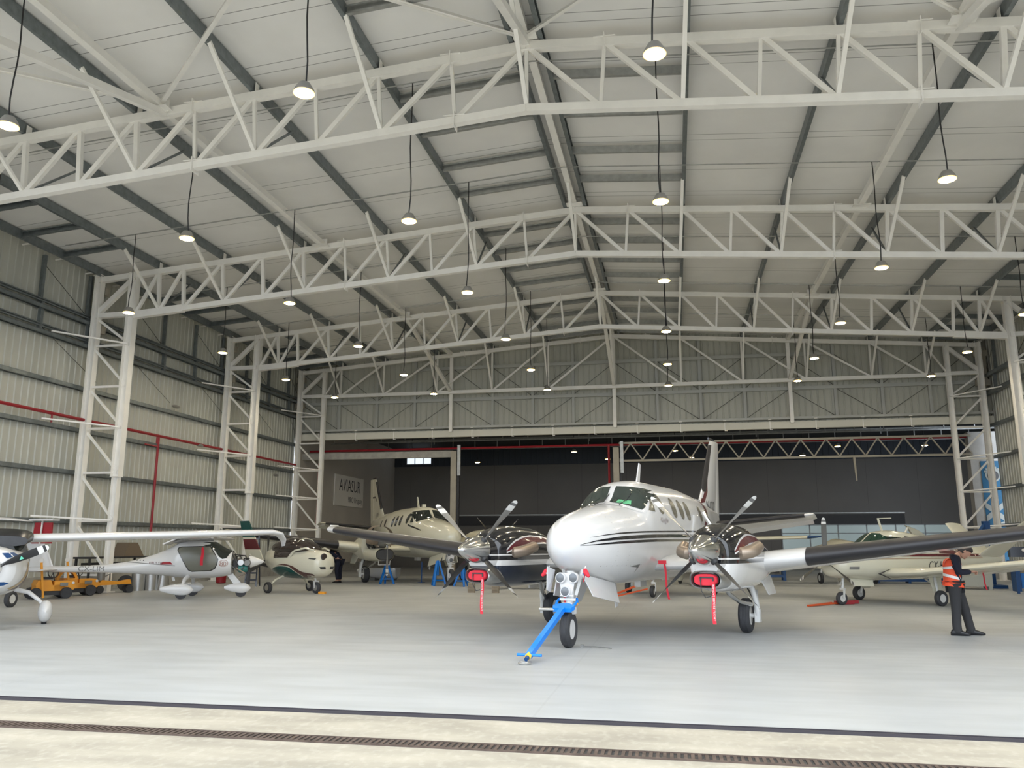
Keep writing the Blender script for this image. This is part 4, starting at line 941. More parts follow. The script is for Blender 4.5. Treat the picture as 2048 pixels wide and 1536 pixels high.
for s_, lab in ((1, 'red pitot tube cover under the right side of the white nose'), (-1, 'red pitot tube cover under the left side of the white nose')):
    h = kaw((s_ * .31, .92, 1.16)); t = thing('pitot_cover', lab, 'cover', h, -.293, 'pitot covers', .976)
    MB().tube([(0, .0, .06), (0, -.02, .0), (0, -.1, -.05)], [.015, .014, .012], 8).build('pitot_mast', M['chrome'], t, True)
    MB().tube([(0, -.02, .01), (s_ * .03, -.06, -.03), (s_ * .09, -.08, -.09)], [.03, .045, .02], 10).build('cover', M['redc'], t, True)
    MB().beam((s_ * .01, -.05, -.03), (s_ * -.01, -.05, -.17), .03, .006).build('tail_strap', M['redc'], t)
for p, L, lab in (((.78, 3.3, 1.25), .62, 'thin red streamer hanging between the white fuselage and the right-hand engine'), ((-.26, 1.25, 1.05), .55, 'red streamer hanging behind the left side of the nose gear')):
    c = kaw(p); t = thing('red_streamer', lab, 'streamer', c, 0, None); MB().box((0, 0, .0), (.14, .02, .06)).build('clip', M['redc'], t); streamer(t, (.03, 0, 0), L, .035, False, (.06, 0))
# prop tethers (polished tube rising behind the right-hand spinner)
t = thing('boarding_handrail', 'polished curved handrail rising behind the right-hand engine beside the cabin', 'handrail', kaw((1.0, 6.2, 1.2)), -.293)
MB().tube([(.05, .0, .0), (.02, -.02, .4), (-.06, -.05, .75), (-.2, -.08, 1.0)], .045, 12).build('rail', M['chrome'], t, True)
# ---- blue tow bar on the nose wheel
tw = thing('tow_bar', 'bright blue tow bar fixed to the foreground nose gear, ring on the floor', 'tow bar', (-1.96, 10.89, 0), world=True)
A = kaw((0, .72, .58)); Bp = Vector((-1.93, 11.0, .09)); BL = mat('tow_bar_blue', (.0, .21, .78), .3)
d = (A - Bp).normalized()
MB().beam(Bp, A, .075, .075).build('shaft', BL, tw)
b = MB(); side = d.cross(Vector((0, 0, 1))).normalized(); up = side.cross(d)
q = A - d * .02; b.prism([q - side * .14 - up * .03, q + side * .14 - up * .03, q + side * .17 + d * .12 - up * .03, q + side * .06 + d * .2 - up * .03, q - side * .06 + d * .2 - up * .03, q - side * .17 + d * .12 - up * .03], up * .06); b.build('head', BL, tw)
for k in (-1, 1):
    MB().tube([q + side * .13 * k + d * .1, q + side * .16 * k + d * .3 + Vector((0, 0, .02)), q + side * .13 * k + d * .38 + Vector((0, 0, .03))], .022, 10).build('fork_arm', BL, tw, True)
    MB().tube([q + side * .15 * k + d * .24, q + side * .155 * k + d * .27], .027, 10).build('yellow_band', M['yellow'], tw)
MB().tube([A - side * .12, A - side * .36], .022, 10).build('side_pin', M['alum'], tw)
MB().tube([Bp - side * .17 + d * .02, Bp + side * .17 + d * .02], .018, 10).build('cross_handle', BL, tw)
MB().tube([Bp + d * .03, Bp - d * .06], .04, 12).build('yellow_collar', mat('bright_yellow', (.8, .55, .05), .4), tw)
MB().tube([Bp - d * .05, Bp - d * .12], [.032, .025], 10).build('eye_socket', M['dkblue'], tw)
rc = Bp - d * .17; rc.z = .02; MB().tube([rc + Vector((.075 * cos(a), .075 * sin(a), 0)) for a in [2 * pi * i / 20 for i in range(21)]], .012, 8, False).build('tow_ring', M['alum'], tw, True)
t = thing('floor_cable', 'thin grey cable end lying on the floor right of the nose wheel', 'cable', (-1.3, 12.75, .01), world=True)
MB().tube([(-1.42, 12.8, .012), (-1.25, 12.76, .02), (-1.05, 12.72, .01), (-.98, 12.68, .008)], .008, 6).build('wire', M['grey'], t, True); MB().box((-1.43, 12.8, .02), (.05, .05, .04)).build('plug', M['grey'], t)
# ------------------------------------------------------------------ light aircraft
OM = mat('open_cabin_view', (.15, .15, .12), .3)
def spat(parent, c, L=.95, h=.34, w=.24, name='wheel_fairing', wr=.16, paint=None):
    """teardrop wheel fairing, nose towards -y"""
    R = []
    for i in range(19):
        q = i / 18; y = c[1] - L * .36 + L * q; e = math.sin(pi * min(1, q / .62) / 2) ** .75 if q < .62 else 1 - ((q - .62) / .38) ** 1.6 * .72
        e = max(e, .04); k = (1 - ((q - .3) / .7) ** 2 * .72) if q > .3 else e; k = max(k, .05)
        if q <= .3: k = max(.05, math.sin(pi * q / .6) ** .6)
        R.append([(c[0] + u, y, c[2] + .02 * (1 if q > .5 else 0) * q + v) for u, v in oval(0, 0, w / 2 * k, h / 2 * k, 20, 2.2)])
    f = MB().rings(R).build(name, paint or M['white'], parent, True)
    MB().lathe([(wr * .6, -.05), (wr, -.045), (wr, .045), (wr * .6, .05)], (c[0], c[1], wr), (1, 0, 0), 24).build('tyre', M['rubber'], parent, True)
    return f
VIR = [(.33, .70, 1.40, .44, 2.5, .5), (.6, .63, 1.52, .52, 2.4, .5), (1.0, .59, 1.74, .56, 2.3, .45), (1.35, .58, 1.80, .56, 2.3, .45), (1.9, .61, 1.70, .52, 2.2, .45), (2.2, .65, 1.52, .43, 2.1, .45), (2.8, .70, 1.27, .28, 2.0, .5), (3.6, .745, 1.07, .17, 2.0, .5), (4.6, .77, .975, .11, 2.0, .5), (6.3, .785, .95, .065, 2.0, .5)]
t = thing('light_airplane', 'white high-wing two-seat light aircraft marked CX-LIM seen side-on by the left columns', 'airplane', (-12.69, 23.04, 0), 1.93, None, .95)
LIM = t
f = MB().rings(body(VIR)).build('fuselage', M['white'], t, 60.0); S = Surf(f)
for s_, vw in ((1, 'port'), (-1, 'star')):
    dw = [(.72, 1.17), (.74, 1.02), (.80, .90), (.92, .84), (1.45, .82), (1.55, .86), (1.9, 1.42), (1.88, 1.50), (1.78, 1.52), (.98, 1.54)]
    S.decal('door_seal', M['black'], t, [((y - 1.3) * 1.05 + 1.3, (z - 1.2) * 1.08 + 1.2) for y, z in dw], view=vw, off=.004, seg=.08)
    S.decal('door_window', OM, t, dw, view=vw, off=.010, seg=.08)
    S.decal('windscreen_side', M['glass'], t, [(.36, 1.385), (.46, 1.20), (.58, 1.17), (.68, 1.24), (.98, 1.62), (.9, 1.66), (.62, 1.54)], view=vw, off=.006, seg=.06)
    ys = [1.95 + i * .2 for i in range(12)]
    S.decal('grey_pinstripe', M['grey'], t, ribbon([(y, .96 + (y - 1.95) * .075 + .02) for y in ys], [(y, .96 + (y - 1.95) * .075) for y in ys]), view=vw, off=.004, seg=.15)
    k = 1 if s_ > 0 else -1
    for tx, sz, y0, z0, m_ in (('CX-LIM', .20, 4.45, .875, M['grey']), ('VIRUS SW', .10, 2.55, 1.05, M['maroon']), ('80', .2, .55, 1.02, mat('logo_brown', (.3, .16, .13), .5))):
        vs, fs = text_mesh(tx, sz); S.decal('lettering', m_, t, vf=([(y0 + k * v[0] * (1.2 if tx[0] == 'C' else 1), z0 + v[1]) for v in vs], fs), view=vw, off=.006, seg=.05)
    S.decal('red_badge', M['red'], t, [(2.02, 1.01), (2.42, 1.01), (2.34, 1.09), (2.10, 1.09)], view=vw, off=.005, seg=.1)
    S.decal('emblem_ring', MATS['logo_brown'], t, oval(.54, 1.04, .13, .10), view=vw, off=.0045, seg=.1); S.decal('emblem_field', M['white'], t, oval(.54, 1.04, .115, .085), view=vw, off=.0055, seg=.1)
    for yy in (2.95, 3.05, 3.15): S.decal('vent_hole', M['dark'], t, oval(yy, 1.13, .018, .018, 10), view=vw, off=.004, seg=.1)
S.decal('windscreen', M['glass'], t, [(-.42, 1.36), (.42, 1.36), (.46, 1.5), (.40, 1.68), (-.40, 1.68), (-.46, 1.5)], view='front', off=.008, seg=.08)
# wing: near half and far half with drooped tips
def droopwing(parent, sp, z1, s_, y1=1.0, name='wing', z0=1.84, dr=1.0, inc=.03):
    st = [(0.0, 1.0, z0, .98, .20), (s_ * sp * .6, 1.03, z0 + (z1 - z0) * .6, .92, .19), (s_ * (sp - .35), y1 + .05, z1, .74, .18), (s_ * (sp - .12), y1 + .12, z1 - .04 * dr, .62, .16), (s_ * (sp - .02), y1 + .22, z1 - .16 * dr, .48, .13), (s_ * sp, y1 + .38, z1 - .30 * dr, .28, .09)]
    return MB().rings(wing_rings(refine(st, 4), inc=inc)).build(name, M['white'], parent, 60.0)
droopwing(t, 5.0, 1.80, -1, z0=1.82, dr=.1); droopwing(t, 5.0, 1.80, 1, z0=1.82, dr=.1)
MB().rings([[(u, y, z + v) for u, v in oval(0, 0, w, h, 20)] for y, z, w, h in ((.92, 1.80, .3, .06), (1.2, 1.82, .42, .12), (1.7, 1.80, .42, .12), (2.1, 1.70, .25, .06))]).build('cabin_roof', mat('crumpled_cover_grey', (.33, .32, .31), .6, noise=(5, .3, (1, 1, 1))), t, True)
MB().prism([(-.5, 1.95, 1.78), (.5, 1.95, 1.78), (.5, 2.35, 1.60), (-.5, 2.35, 1.60)], (0, .02, .03)).build('flap', M['white'], t)
MB().rings(wing_rings([(.9, 5.55, 0, .85, .09), (1.3, 5.72, 0, .78, .09), (1.78, 5.95, 0, .62, .08)], vertical=True)).build('fin', M['white'], t, 50.0)
MB().rings(wing_rings([(-1.05, 6.0, 1.80, .5, .1), (0, 5.9, 1.80, .62, .1), (1.05, 6.0, 1.80, .5, .1)])).build('tailplane', M['white'], t, 50.0)
MB().rings(wing_rings([(-1.0, 5.5, .86, .4, .1), (0, 5.4, .86, .5, .1), (1.0, 5.5, .86, .4, .1)])).build('lower_tail_fairing', M['white'], t, 50.0)
# exposed engine and cone spinner
b = MB(); b.box((0, .05, 1.02), (.34, .5, .26)); e = b.build('engine_block', M['dark'], t)
for dx, dy, dz, m_ in ((-.26, .05, 1.06, 'alum'), (.26, .05, 1.06, 'alum'), (-.25, -.14, 1.05, 'grey'), (.25, -.14, 1.05, 'grey')): MB().lathe([(.09, -.1), (.1, -.05), (.1, .05), (.09, .1)], (dx, dy, dz), (1, 0, 0), 14).build('cylinder', M[m_], t, True)
MB().lathe([(.1, -.14), (.13, -.1), (.13, .12), (.08, .15)], (-.12, .0, .88), (0, 1, 0), 16).build('green_gearbox', mat('engine_teal', (.03, .16, .14), .4), t, True)
rnd = random.Random(5)
for i in range(16):
    p = [(rnd.uniform(-.3, .3), .33, rnd.uniform(.8, 1.35))]
    for k in range(3): p.append((rnd.uniform(-.34, .34), .33 - .17 * (k + 1), rnd.uniform(.78, 1.3)))
    MB().tube(p, rnd.uniform(.012, .025), 6).build('engine_pipe', [M['dark'], M['alum'], M['exh'], M['grey']][i % 4], t, True)
MB().tube([(-.2, .2, .9), (-.25, -.1, .72), (-.22, .1, .6)], .03, 8).build('exhaust_pipe', M['exh'], t, True)
MB().lathe([(.001, -.62), (.07, -.52), (.145, -.33), (.185, -.2), (.185, -.16)], (0, 0, 1.08), (0, 1, 0), 30).build('cone_spinner', M['white'], t, True)
bl = prop_blade(.84, .1, .12, math.radians(60), 0, 1); rot_y(bl, pi, (0, -.16, 1.08)); bl.build('propeller_blade', (M['dark'], M['dark'], M['dark'], M['dark']), t, 35.0)
spat(t, (0, 0.04, .27), .80, .32, .22); spat(t, (-.82, 1.65, .27), .95, .34, .24); spat(t, (.82, 1.65, .27), .95, .34, .24)
MB().beam((0, .42, .72), (0, .12, .36), .09, .16, up=(0, 1, 0), w2=.07, h2=.2).build('nose_leg', M['white'], t)
for s_ in (-1, 1): MB().tube([(s_ * .3, 1.6, .64), (s_ * .62, 1.62, .56), (s_ * .82, 1.64, .32)], [.07, .06, .05], 12).build('main_leg', M['white'], t, True)
MB().prism([(-.03, 2.05, .62), (.03, 2.05, .62), (0, 2.02, .50)], (0, .08, 0)).build('belly_antenna', M['white'], t)
s1 = thing('red_streamer', 'red streamer hanging in the door opening of the side-on white light aircraft', 'streamer', (-13.45, 22.0, 1.42)); MB().box((0, 0, 0), (.03, .02, .08)).build('clip', M['redc'], s1); streamer(s1, (0, 0, 0), .48, .09, False)
# ---- white aircraft cut off by the left edge of the view
def vw2w(px, py, depth):
    d = _F + _R2 * (px - 1024) / FPX - _U2 * (py - 768) / FPX; return Vector((0, 0, 1.5)) + d * depth
t = thing('light_airplane', 'white light aircraft with dark canopy and black propeller blade cut off at the left edge', 'airplane', (-12.19, 13.13, 0), 0.725, None, 1.0)
f = MB().rings(body([(-.45, .84, 1.35, .22, 2.3, .5), (-.38, .74, 1.43, .36, 2.3, .5), (-.1, .64, 1.48, .47, 2.3, .5), (.5, .58, 1.52, .56, 2.3, .5), (1.1, .58, 1.72, .58, 2.3, .5), (1.6, .6, 1.74, .55, 2.3, .5), (2.6, .7, 1.3, .3, 2.1, .5), (4.0, .8, 1.1, .12, 2, .5), (5.6, .85, 1.0, .05, 2, .5)])).build('fuselage', M['white'], t, 60.0); S = Surf(f)
for s_ in (1, -1):
    S.decal('windscreen', M['glass'], t, [(s_ * .02, 1.50), (s_ * .50, 1.36), (s_ * .54, 1.55), (s_ * .3, 1.72), (s_ * .02, 1.735)], view='front', off=.008, seg=.06)
    S.decal('air_inlet', M['dkblue'], t, [(s_ * .12, 1.36), (s_ * .30, 1.37), (s_ * .38, 1.32), (s_ * .2, 1.27)], view='front', off=.006, seg=.06)
    S.decal('lower_inlet', M['dkblue'], t, [(s_ * .02, .78), (s_ * .2, .80), (s_ * .28, .835), (s_ * .2, .86), (s_ * .02, .86)], view='front', off=.006, seg=.06)
    vw = 'port' if s_ > 0 else 'star'
    S.decal('gold_swirl', mat('gold_paint', (.42, .30, .15), .35), t, [(-.25, .74), (.0, .86), (.2, 1.0), (.45, 1.18), (.6, 1.2), (.42, .98), (.15, .82), (-.1, .71)], view=vw, off=.005, seg=.08)
    S.decal('dark_swirl', mat('brown_paint', (.10, .05, .05), .35), t, [(-.1, .68), (.15, .77), (.4, .93), (.62, 1.1), (.68, 1.08), (.45, .86), (.2, .72)], view=vw, off=.006, seg=.08)
    S.decal('side_window', M['glass'], t, [(.75, 1.2), (1.6, 1.2), (1.75, 1.5), (1.2, 1.62), (.95, 1.55)], view=vw, off=.006, seg=.1)
MB().rings([[(u, y, z + v) for u, v in oval(0, 0, w, h, 24, 3)] for y, z, w, h in ((.45, 1.58, .50, .10), (.8, 1.66, .60, .16), (1.7, 1.66, .6, .16), (2.1, 1.5, .4, .1))]).build('canopy', mat('dark_canopy_cover', (.02, .02, .022), .25, noise=(3, .4, (1, 1, 1))), t, True)
MB().lathe([(.001, -.3), (.08, -.22), (.14, -.08), (.16, .05)], (0, -.45, 1.1), (0, 1, 0), 24).build('spinner', M['white'], t, True)
b = MB(); n = 12
for i in range(n + 1):
    q = i / n; c_ = .06 + .075 * sin(pi * min(1, q * 1.1)) ** .7 if q < .97 else .09; r = .12 + q * .86
hubp = Vector((0, -.52, 1.1))
bl = prop_blade(.92, .1, .15, math.radians(15), 0, 1); rot_y(bl, math.radians(66), tuple(hubp)); bl.mi = [k if k > 1 else 1 for k in bl.mi]; bl.mi = [2 if k == 2 else 1 for k in bl.mi]
bo = bl.build('propeller_blade', (BLB, BLB, BLW, BLB), t, 35.0)
tri = MB(); tri.prism([tuple(hubp + Vector((.40, -.05, .14))), tuple(hubp + Vector((.47, -.05, .17))), tuple(hubp + Vector((.42, -.05, .215)))], (0, .006, 0)); tri.build('green_triangle', mat('logo_green', (.1, .5, .35), .5), bo)
droopwing(t, 5.65, 1.80, 1, .95, z0=1.62, inc=.07); droopwing(t, 5.65, 1.80, -1, .95, z0=1.62, inc=.07)
for s_ in (1, -1):
    MB().tube([(s_ * .38, 1.1, .66), (s_ * .62, 1.05, .60), (s_ * .82, 1.0, .44), (s_ * .92, .98, .30)], [.045, .042, .035, .03], 12).build('main_leg', M['white'], t, True)
    spat(t, (s_ * .93, 1.0, .24), .9, .42, .25)
spat(t, (0, -.05, .24), .8, .36, .22); MB().tube([(0, .1, .6), (0, -.02, .4)], .04, 10).build('nose_leg', M['white'], t, True)
sp1 = None
# ---- tail group of another aircraft behind it, against the columns
t = thing('light_airplane', 'white aircraft with a red rudder mostly hidden behind the plane at the left edge', 'airplane', (-16.9, 17.4, 0), 0.1, None, 1.0)
MB().rings(wing_rings([(-2.6, .3, 2.17, 1.0, .12), (-.4, .3, 2.17, 1.0, .12), (.6, .35, 2.13, .75, .1), (1.0, .55, 2.1, .3, .08)])).build('wing', M['white'], t, 50.0)
MB().rings([[(u, y, z + v) for u, v in oval(0, 0, w, h, 20)] for y, z, w, h in ((-.2, 1.1, .2, .2), (.2, 1.15, .4, .42), (.9, 1.25, .4, .45), (1.3, 1.25, .3, .3))]).build('fuselage', M['dark'], t, True)
MB().prism([(-.25, 2.6, 1.55), (.32, 2.6, 1.55), (.30, 2.6, 2.12), (-.2, 2.6, 2.12)], (0, .05, 0)).build('rudder', M['red'], t); MB().box((.05, 2.62, 2.19), (.7, .3, .04)).build('tail_cap', M['white'], t)
MB().beam((.03, 2.55, 1.5), (.05, 2.55, 2.17), .04, .03).build('rudder_post', M['white'], t)
MB().tube([(-.42, .6, .95), (-.4, .6, 2.1)], .06, 10).build('wing_post', M['white'], t, True)
for s_ in (-.8, .8): tyre(t, (s_, .6, .2), .2, .12); MB().tube([(s_ * .4, .6, .9), (s_, .6, .25)], .03, 8).build('main_leg', M['gear'], t, True)
# ---- enclosed gyroplane, cream with green and maroon sweeps
t = thing('gyroplane', 'cream cabin gyroplane with green and maroon sweeps and smoked canopy facing right', 'gyroplane', (-11.3, 25.18, 0), 0, None, 1.0)
ax = (_R * .80 - Vector((_F.x, _F.y, 0)).normalized() * .60).normalized(); t.rotation_euler = (0, 0, math.atan2(-ax.y, -ax.x) - pi / 2)   # nose towards -y
GY = [(-.50, .72, 1.08, .16, 2.2, .5), (-.44, .60, 1.22, .32, 2.3, .5), (-.3, .53, 1.31, .41, 2.3, .5), (0, .48, 1.36, .47, 2.3, .5), (.4, .46, 1.40, .52, 2.2, .5), (.9, .45, 1.55, .55, 2.2, .42), (1.4, .47, 1.62, .55, 2.2, .42), (1.8, .56, 1.55, .48, 2.1, .45), (2.25, .70, 1.42, .30, 2.0, .5), (2.45, .78, 1.36, .2, 2, .5)]
f = MB().rings(body(GY, step=.06)).build('fuselage', M['cream'], t, 60.0); S = Surf(f); GRN = mat('dark_green_paint', (.005, .06, .055), .25, coat=.4); MRN = mat('brown_maroon_paint', (.09, .035, .032), .3, coat=.3)
MB().rings([[(u, y, z + v) for u, v in oval(0, 0, w, h, 28, 2.3)] for y, z, w, h in ((.22, 1.38, .34, .05), (.45, 1.42, .47, .18), (.8, 1.45, .53, .27), (1.2, 1.46, .54, .30), (1.6, 1.44, .50, .26), (1.85, 1.42, .4, .18))]).build('canopy', mat('smoked_canopy', (.035, .025, .022), .06, coat=.5), t, True)
MB().tube([(.47, .72, 1.28), (.42, .62, 1.52), (.25, .62, 1.68), (0, .63, 1.735), (-.25, .62, 1.68), (-.42, .62, 1.52), (-.47, .72, 1.28)], .014, 6).build('canopy_bow', M['cream'], t, True)
for s_, vw in ((1, 'port'), (-1, 'star')):
    MB().tube([(s_ * .30, -.18, 1.345), (s_ * .40, .15, 1.42), (s_ * .5, .55, 1.34), (s_ * .54, .72, 1.15)], .03, 8).build('canopy_sill', M['cream'], t, True)
    S.decal('door_window', MATS['smoked_canopy'], t, [(.85, 1.12), (1.55, 1.10), (1.62, 1.42), (1.5, 1.52), (.95, 1.54), (.72, 1.4)], view=vw, off=.012, seg=.08)
    lo = [(y, pch([-.2, .2, .6, 1.0, 1.4, 1.9, 2.4], [.60, .66, .84, .90, .84, .72, .84], y)) for y in [-.2 + i * .13 for i in range(21)]]
    S.decal('maroon_sweep', MRN, t, ribbon([(y, z + .02) for y, z in lo[:16]], [(y, .40) for y, z in lo[:16]]), view=vw, off=.004, seg=.08)
    g = [(y, pch([.3, .5, .8, 1.2, 1.6, 2.0, 2.4], [.52, .66, .82, .84, .78, .66, .80], y)) for y in [.3 + i * .105 for i in range(21)]]
    S.decal('cream_line', M['cream'], t, ribbon([(y, z + .035) for y, z in g], [(y, z - .01) for y, z in g]), view=vw, off=.006, seg=.08)
    S.decal('green_sweep', GRN, t, ribbon([(y, z + .005) for y, z in g], [(y, .42) for y, z in g]), view=vw, off=.008, seg=.08)
    S.decal('side_vent', M['dark'], t, [(-.35, 1.10), (-.1, 1.11), (-.06, 1.08), (-.33, 1.06)], view=vw, off=.006, seg=.08)
for q in (-1, 1):
    S.decal('lower_inlet', M['dark'], t, [(q * .08, .76), (q * .25, .76), (q * .3, .84), (q * .1, .84)], view='front', off=.008, seg=.06)
h, n = S.hit((-.14, -3, 1.14), (0, 1, 0)); b = MB().lathe([(.11, .03), (.115, -.01), (.10, -.02)], h, (0, 1, 0), 24); o = b.build('headlight_rim', M['dark'], t, True); MB().lathe([(.095, -.02), (.05, -.03), (.001, -.032)], h, (0, 1, 0), 20).build('headlight_lens', MATS['smoked_canopy'], o, True)
MB().prism([(-.03, 1.75, 1.42), (-.03, 2.35, 1.32), (-.03, 2.0, 1.02), (-.03, 1.7, 1.1)], (.06, 0, 0)).build('mast_cowl', M['cream'], t)
for s_ in (-1, 1):
    tyre(t, (s_ * .85, 1.35, .175), .175, .13, hubm=M['alum']); MB().tube([(s_ * .3, 1.3, .52), (s_ * .6, 1.33, .40), (s_ * .8, 1.35, .2)], [.04, .035, .03], 10).build('main_leg', M['cream'], t, True)
tyre(t, (0, 0, .175), .175, .12, hubm=M['alum'], name='nose_tyre')
b = MB(); b.tube([(0, .1, .52), (0, .04, .38)], .03, 10)
for q in (-1, 1): b.beam((q * .08, .03, .38), (q * .08, 0, .17), .02, .05, up=(0, 1, 0))
b.box((0, .03, .38), (.18, .06, .04)); b.build('nose_fork', M['gear'], t)
# tail: swept fin with bands on a boom
MB().tube([(0, 2.2, .8), (0, 4.2, 1.0)], .06, 10).build('tail_boom', M['dark'], t, True)
def finband(a, b_, name, m_):
    lo = (2.75 + a * 1.0, .95 + a * 1.4); hi = (2.75 + b_ * 1.0, .95 + b_ * 1.4)
    MB().prism([(-.02, lo[0], lo[1]), (-.02, lo[0] + .95 - a * .45, lo[1]), (-.02, hi[0] + .95 - b_ * .45, hi[1]), (-.02, hi[0], hi[1])], (.04, 0, 0)).build(name, m_, t)
finband(0, .30, 'fin_lower', M['cream']); finband(.30, .55, 'fin_middle', M['maroon']); finband(.55, .6, 'fin_line', M['cream']); finband(.6, 1.0, 'fin_upper', GRN)
MB().lathe([(.1, -.05), (.1, .1)], (0, 2.5, 1.05), (0, 1, 0), 14).build('pusher_hub', M['dark'], t)
for k in range(3): bl = prop_blade(.85, .08, .13, .3, 0, 1); rot_y(bl, 2.1 + k * 2 * pi / 3, (0, 2.6, 1.05)); bl.build('propeller_blade', (M['dark'],) * 4, t, 35.0)
tag(MB().prism([(-11.12, 24.93, 0), (-10.9, 24.9, 0), (-10.9, 25.05, 0), (-11.12, 25.07, 0)], (0, 0, .07)).build('wheel_chock', M['yellow']), 'small yellow wheel chock by the gyroplane nose wheel', 'chock')
# ---- cream low-wing single with a maroon stripe (right)
def low_single(label, loc, th, scale, paint, detail=True, prop=True, name='single_engine_airplane', ws=0.0):
    t = thing(name, label, 'airplane', loc, -th, None, scale)
    BT = [(-.40, .92, 1.28, .20, 2.3, .5), (-.35, .80, 1.38, .34, 2.3, .5), (-.15, .74, 1.46, .46, 2.4, .5), (.2, .72, 1.52, .55, 2.5, .5), (.7, .68, 1.60, .60, 2.5, .5), (.95, .66, 1.78, .61, 2.4, .45), (1.35, .66, 2.02, .61, 2.3, .42), (1.9, .66, 2.08, .61, 2.3, .42), (2.9, .68, 1.98, .58, 2.3, .45), (3.7, .75, 1.74, .48, 2.2, .5), (4.7, .88, 1.52, .32, 2.1, .5), (6.0, 1.06, 1.36, .14, 2, .5), (6.7, 1.14, 1.28, .05, 2, .5)]
    f = MB().rings(body(BT)).build('fuselage', paint, t, 60.0); S = Surf(f); GG = mat('green_tinted_glass', (.01, .04, .025), .05, coat=.5)
    for s_, vw in ((1, 'port'), (-1, 'star')):
        S.decal('windscreen', GG, t, [(s_ * .03, 1.64), (s_ * .35, 1.60), (s_ * .52, 1.66), (s_ * .45, 1.86), (s_ * .25, 1.98), (s_ * .03, 2.0)], view='front', off=.008, seg=.06)
        S.decal('windscreen_side', GG, t, [(.80, 1.60), (1.22, 1.62), (1.28, 1.90), (1.12, 1.88)], view=vw, off=.008, seg=.06)
        for y0, y1 in ((1.38, 2.0), (2.08, 2.6), (2.7, 3.2)): S.decal('cabin_window', M['glass'], t, [(y0, 1.60), (y1, 1.60), (y1 - .04, 1.86 - (.03 if y0 > 2.5 else 0)), (y0 + .06, 1.90 - (.05 if y0 > 2.5 else 0))], view=vw, off=.008, seg=.08)
        ys = [.55 + i * .3 for i in range(18)]
        S.decal('maroon_stripe', M['maroon'], t, ribbon([(y, 1.42 - .006 * y) for y in ys], [(y, 1.34 - .006 * y if y > .7 else 1.41) for y in ys]), view=vw, off=.005, seg=.15)
        S.decal('tan_stripe', mat('tan_stripe', (.36, .28, .2), .4), t, ribbon([(y, 1.29) for y in ys], [(y, 1.255) for y in ys]), view=vw, off=.005, seg=.15)
        S.decal('maroon_panel', M['maroon'], t, [(3.4, 1.42), (5.2, 1.36), (5.2, 1.46), (3.7, 1.72), (3.4, 1.74)], view=vw, off=.004, seg=.12)
        vs, fs = text_mesh('CX-HRO' if detail else 'CX', .34); S.decal('registration', M['dark'], t, vf=([(3.45 + v[0] * .9 * (1 if s_ > 0 else -1), 1.06 + v[1]) for v in vs], fs), view=vw, off=.007, seg=.08)
        S.decal('cowl_vent', M['grey'], t, [(-.1, .98), (.2, .98), (.2, 1.06), (-.1, 1.06)], view=vw, off=.006, seg=.1)
        st = [(s_ * .5, 1.15, .86, 2.1, .17), (s_ * 1.6, 1.30, .92, 1.7, .17), (s_ * (4.9 - ws), 1.48, 1.26, 1.15, .16), (s_ * (5.05 - ws), 1.62, 1.28, .8, .12)]
        MB().rings(wing_rings(refine(st, 4), inc=.08)).build('wing', paint, t, 50.0)
        MB().prism([(s_ * .60, .80, .86), (s_ * .62, 1.22, .98), (s_ * .62, 1.26, .98), (s_ * .64, .86, .86), (s_ * .62, 1.26, .72), (s_ * .62, 1.22, .72)], (s_ * .02, 0, 0)).build('root_cuff_edge', M['dark'], t)
        tyre(t, (s_ * 1.46, 2.15, .21), .21, .16, hubm=M['gear'])
        MB().tube([(s_ * 1.36, 2.15, .22), (s_ * 1.33, 2.18, .45), (s_ * 1.25, 2.2, .85)], [.04, .035, .045], 10).build('main_leg', M['gear'], t, True); MB().tube([(s_ * 1.34, 2.2, .5), (s_ * .8, 2.2, .8)], .025, 8).build('side_brace', M['gear'], t, True)
        MB().prism([(s_ * 1.22, 1.98, .82), (s_ * 1.22, 2.5, .82), (s_ * 1.26, 2.42, .36), (s_ * 1.26, 2.12, .36)], (s_ * .02, 0, 0)).build('gear_door', paint, t)
        # v-tail panel
        a0, a1 = Vector((s_ * .08, 5.5, 1.3)), Vector((s_ * 1.35, 6.05, 2.35)); vs = []
        R2 = []
        for q in (0, .33, .66, 1):
            o = a0.lerp(a1, q); c_ = 1.15 - .45 * q; nn = Vector((-.63 * s_, 0, .77)); R2.append([o + Vector((0, x * c_, 0)) + nn * h * c_ for x, h in foil(10, .09)])
        MB().rings(R2).build('tail_surface', paint, t, 50.0)
    if prop: propeller(t, (0, -.50, 1.22), 1.2, 3, .03, math.radians(35), .15, True, .15, .3, paint, .12, (mat('dull_blade_grey', (.09, .088, .08), .45, .3), BLB, BLW, BLM))
    tyre(t, (0, 0, .18), .18, .13, hubm=M['gear'], name='nose_tyre')
    b = MB(); b.tube([(0, .05, .42), (0, .1, .8)], .04, 12); b.beam((.09, .03, .44), (.09, 0, .18), .02, .06, up=(0, 1, 0)); b.box((.03, .03, .44), (.14, .08, .05)); b.build('nose_strut', M['gear'], t, 40.0)
    MB().lathe([(.06, .02), (.07, -.02), (.05, -.03), (.001, -.03)], (0, -.02, .58), (0, 1, 0), 16).build('taxi_light', M['chrome'], t, True)
    for s_ in (-1, 1): MB().prism([(s_ * .2, .1, .74), (s_ * .2, 1.0, .68), (s_ * .28, .95, .50), (s_ * .26, .2, .52)], (s_ * .015, 0, 0)).build('nose_gear_door', paint, t)
    b = MB(); b.beam((0, 1.75, 2.05), (0, 1.62, 2.42), .025, .06, up=(0, 1, 0)); b.beam((0, 1.60, 2.42), (0, 2.15, 2.44), .03, .025); b.build('roof_antenna', paint, t)
    return t
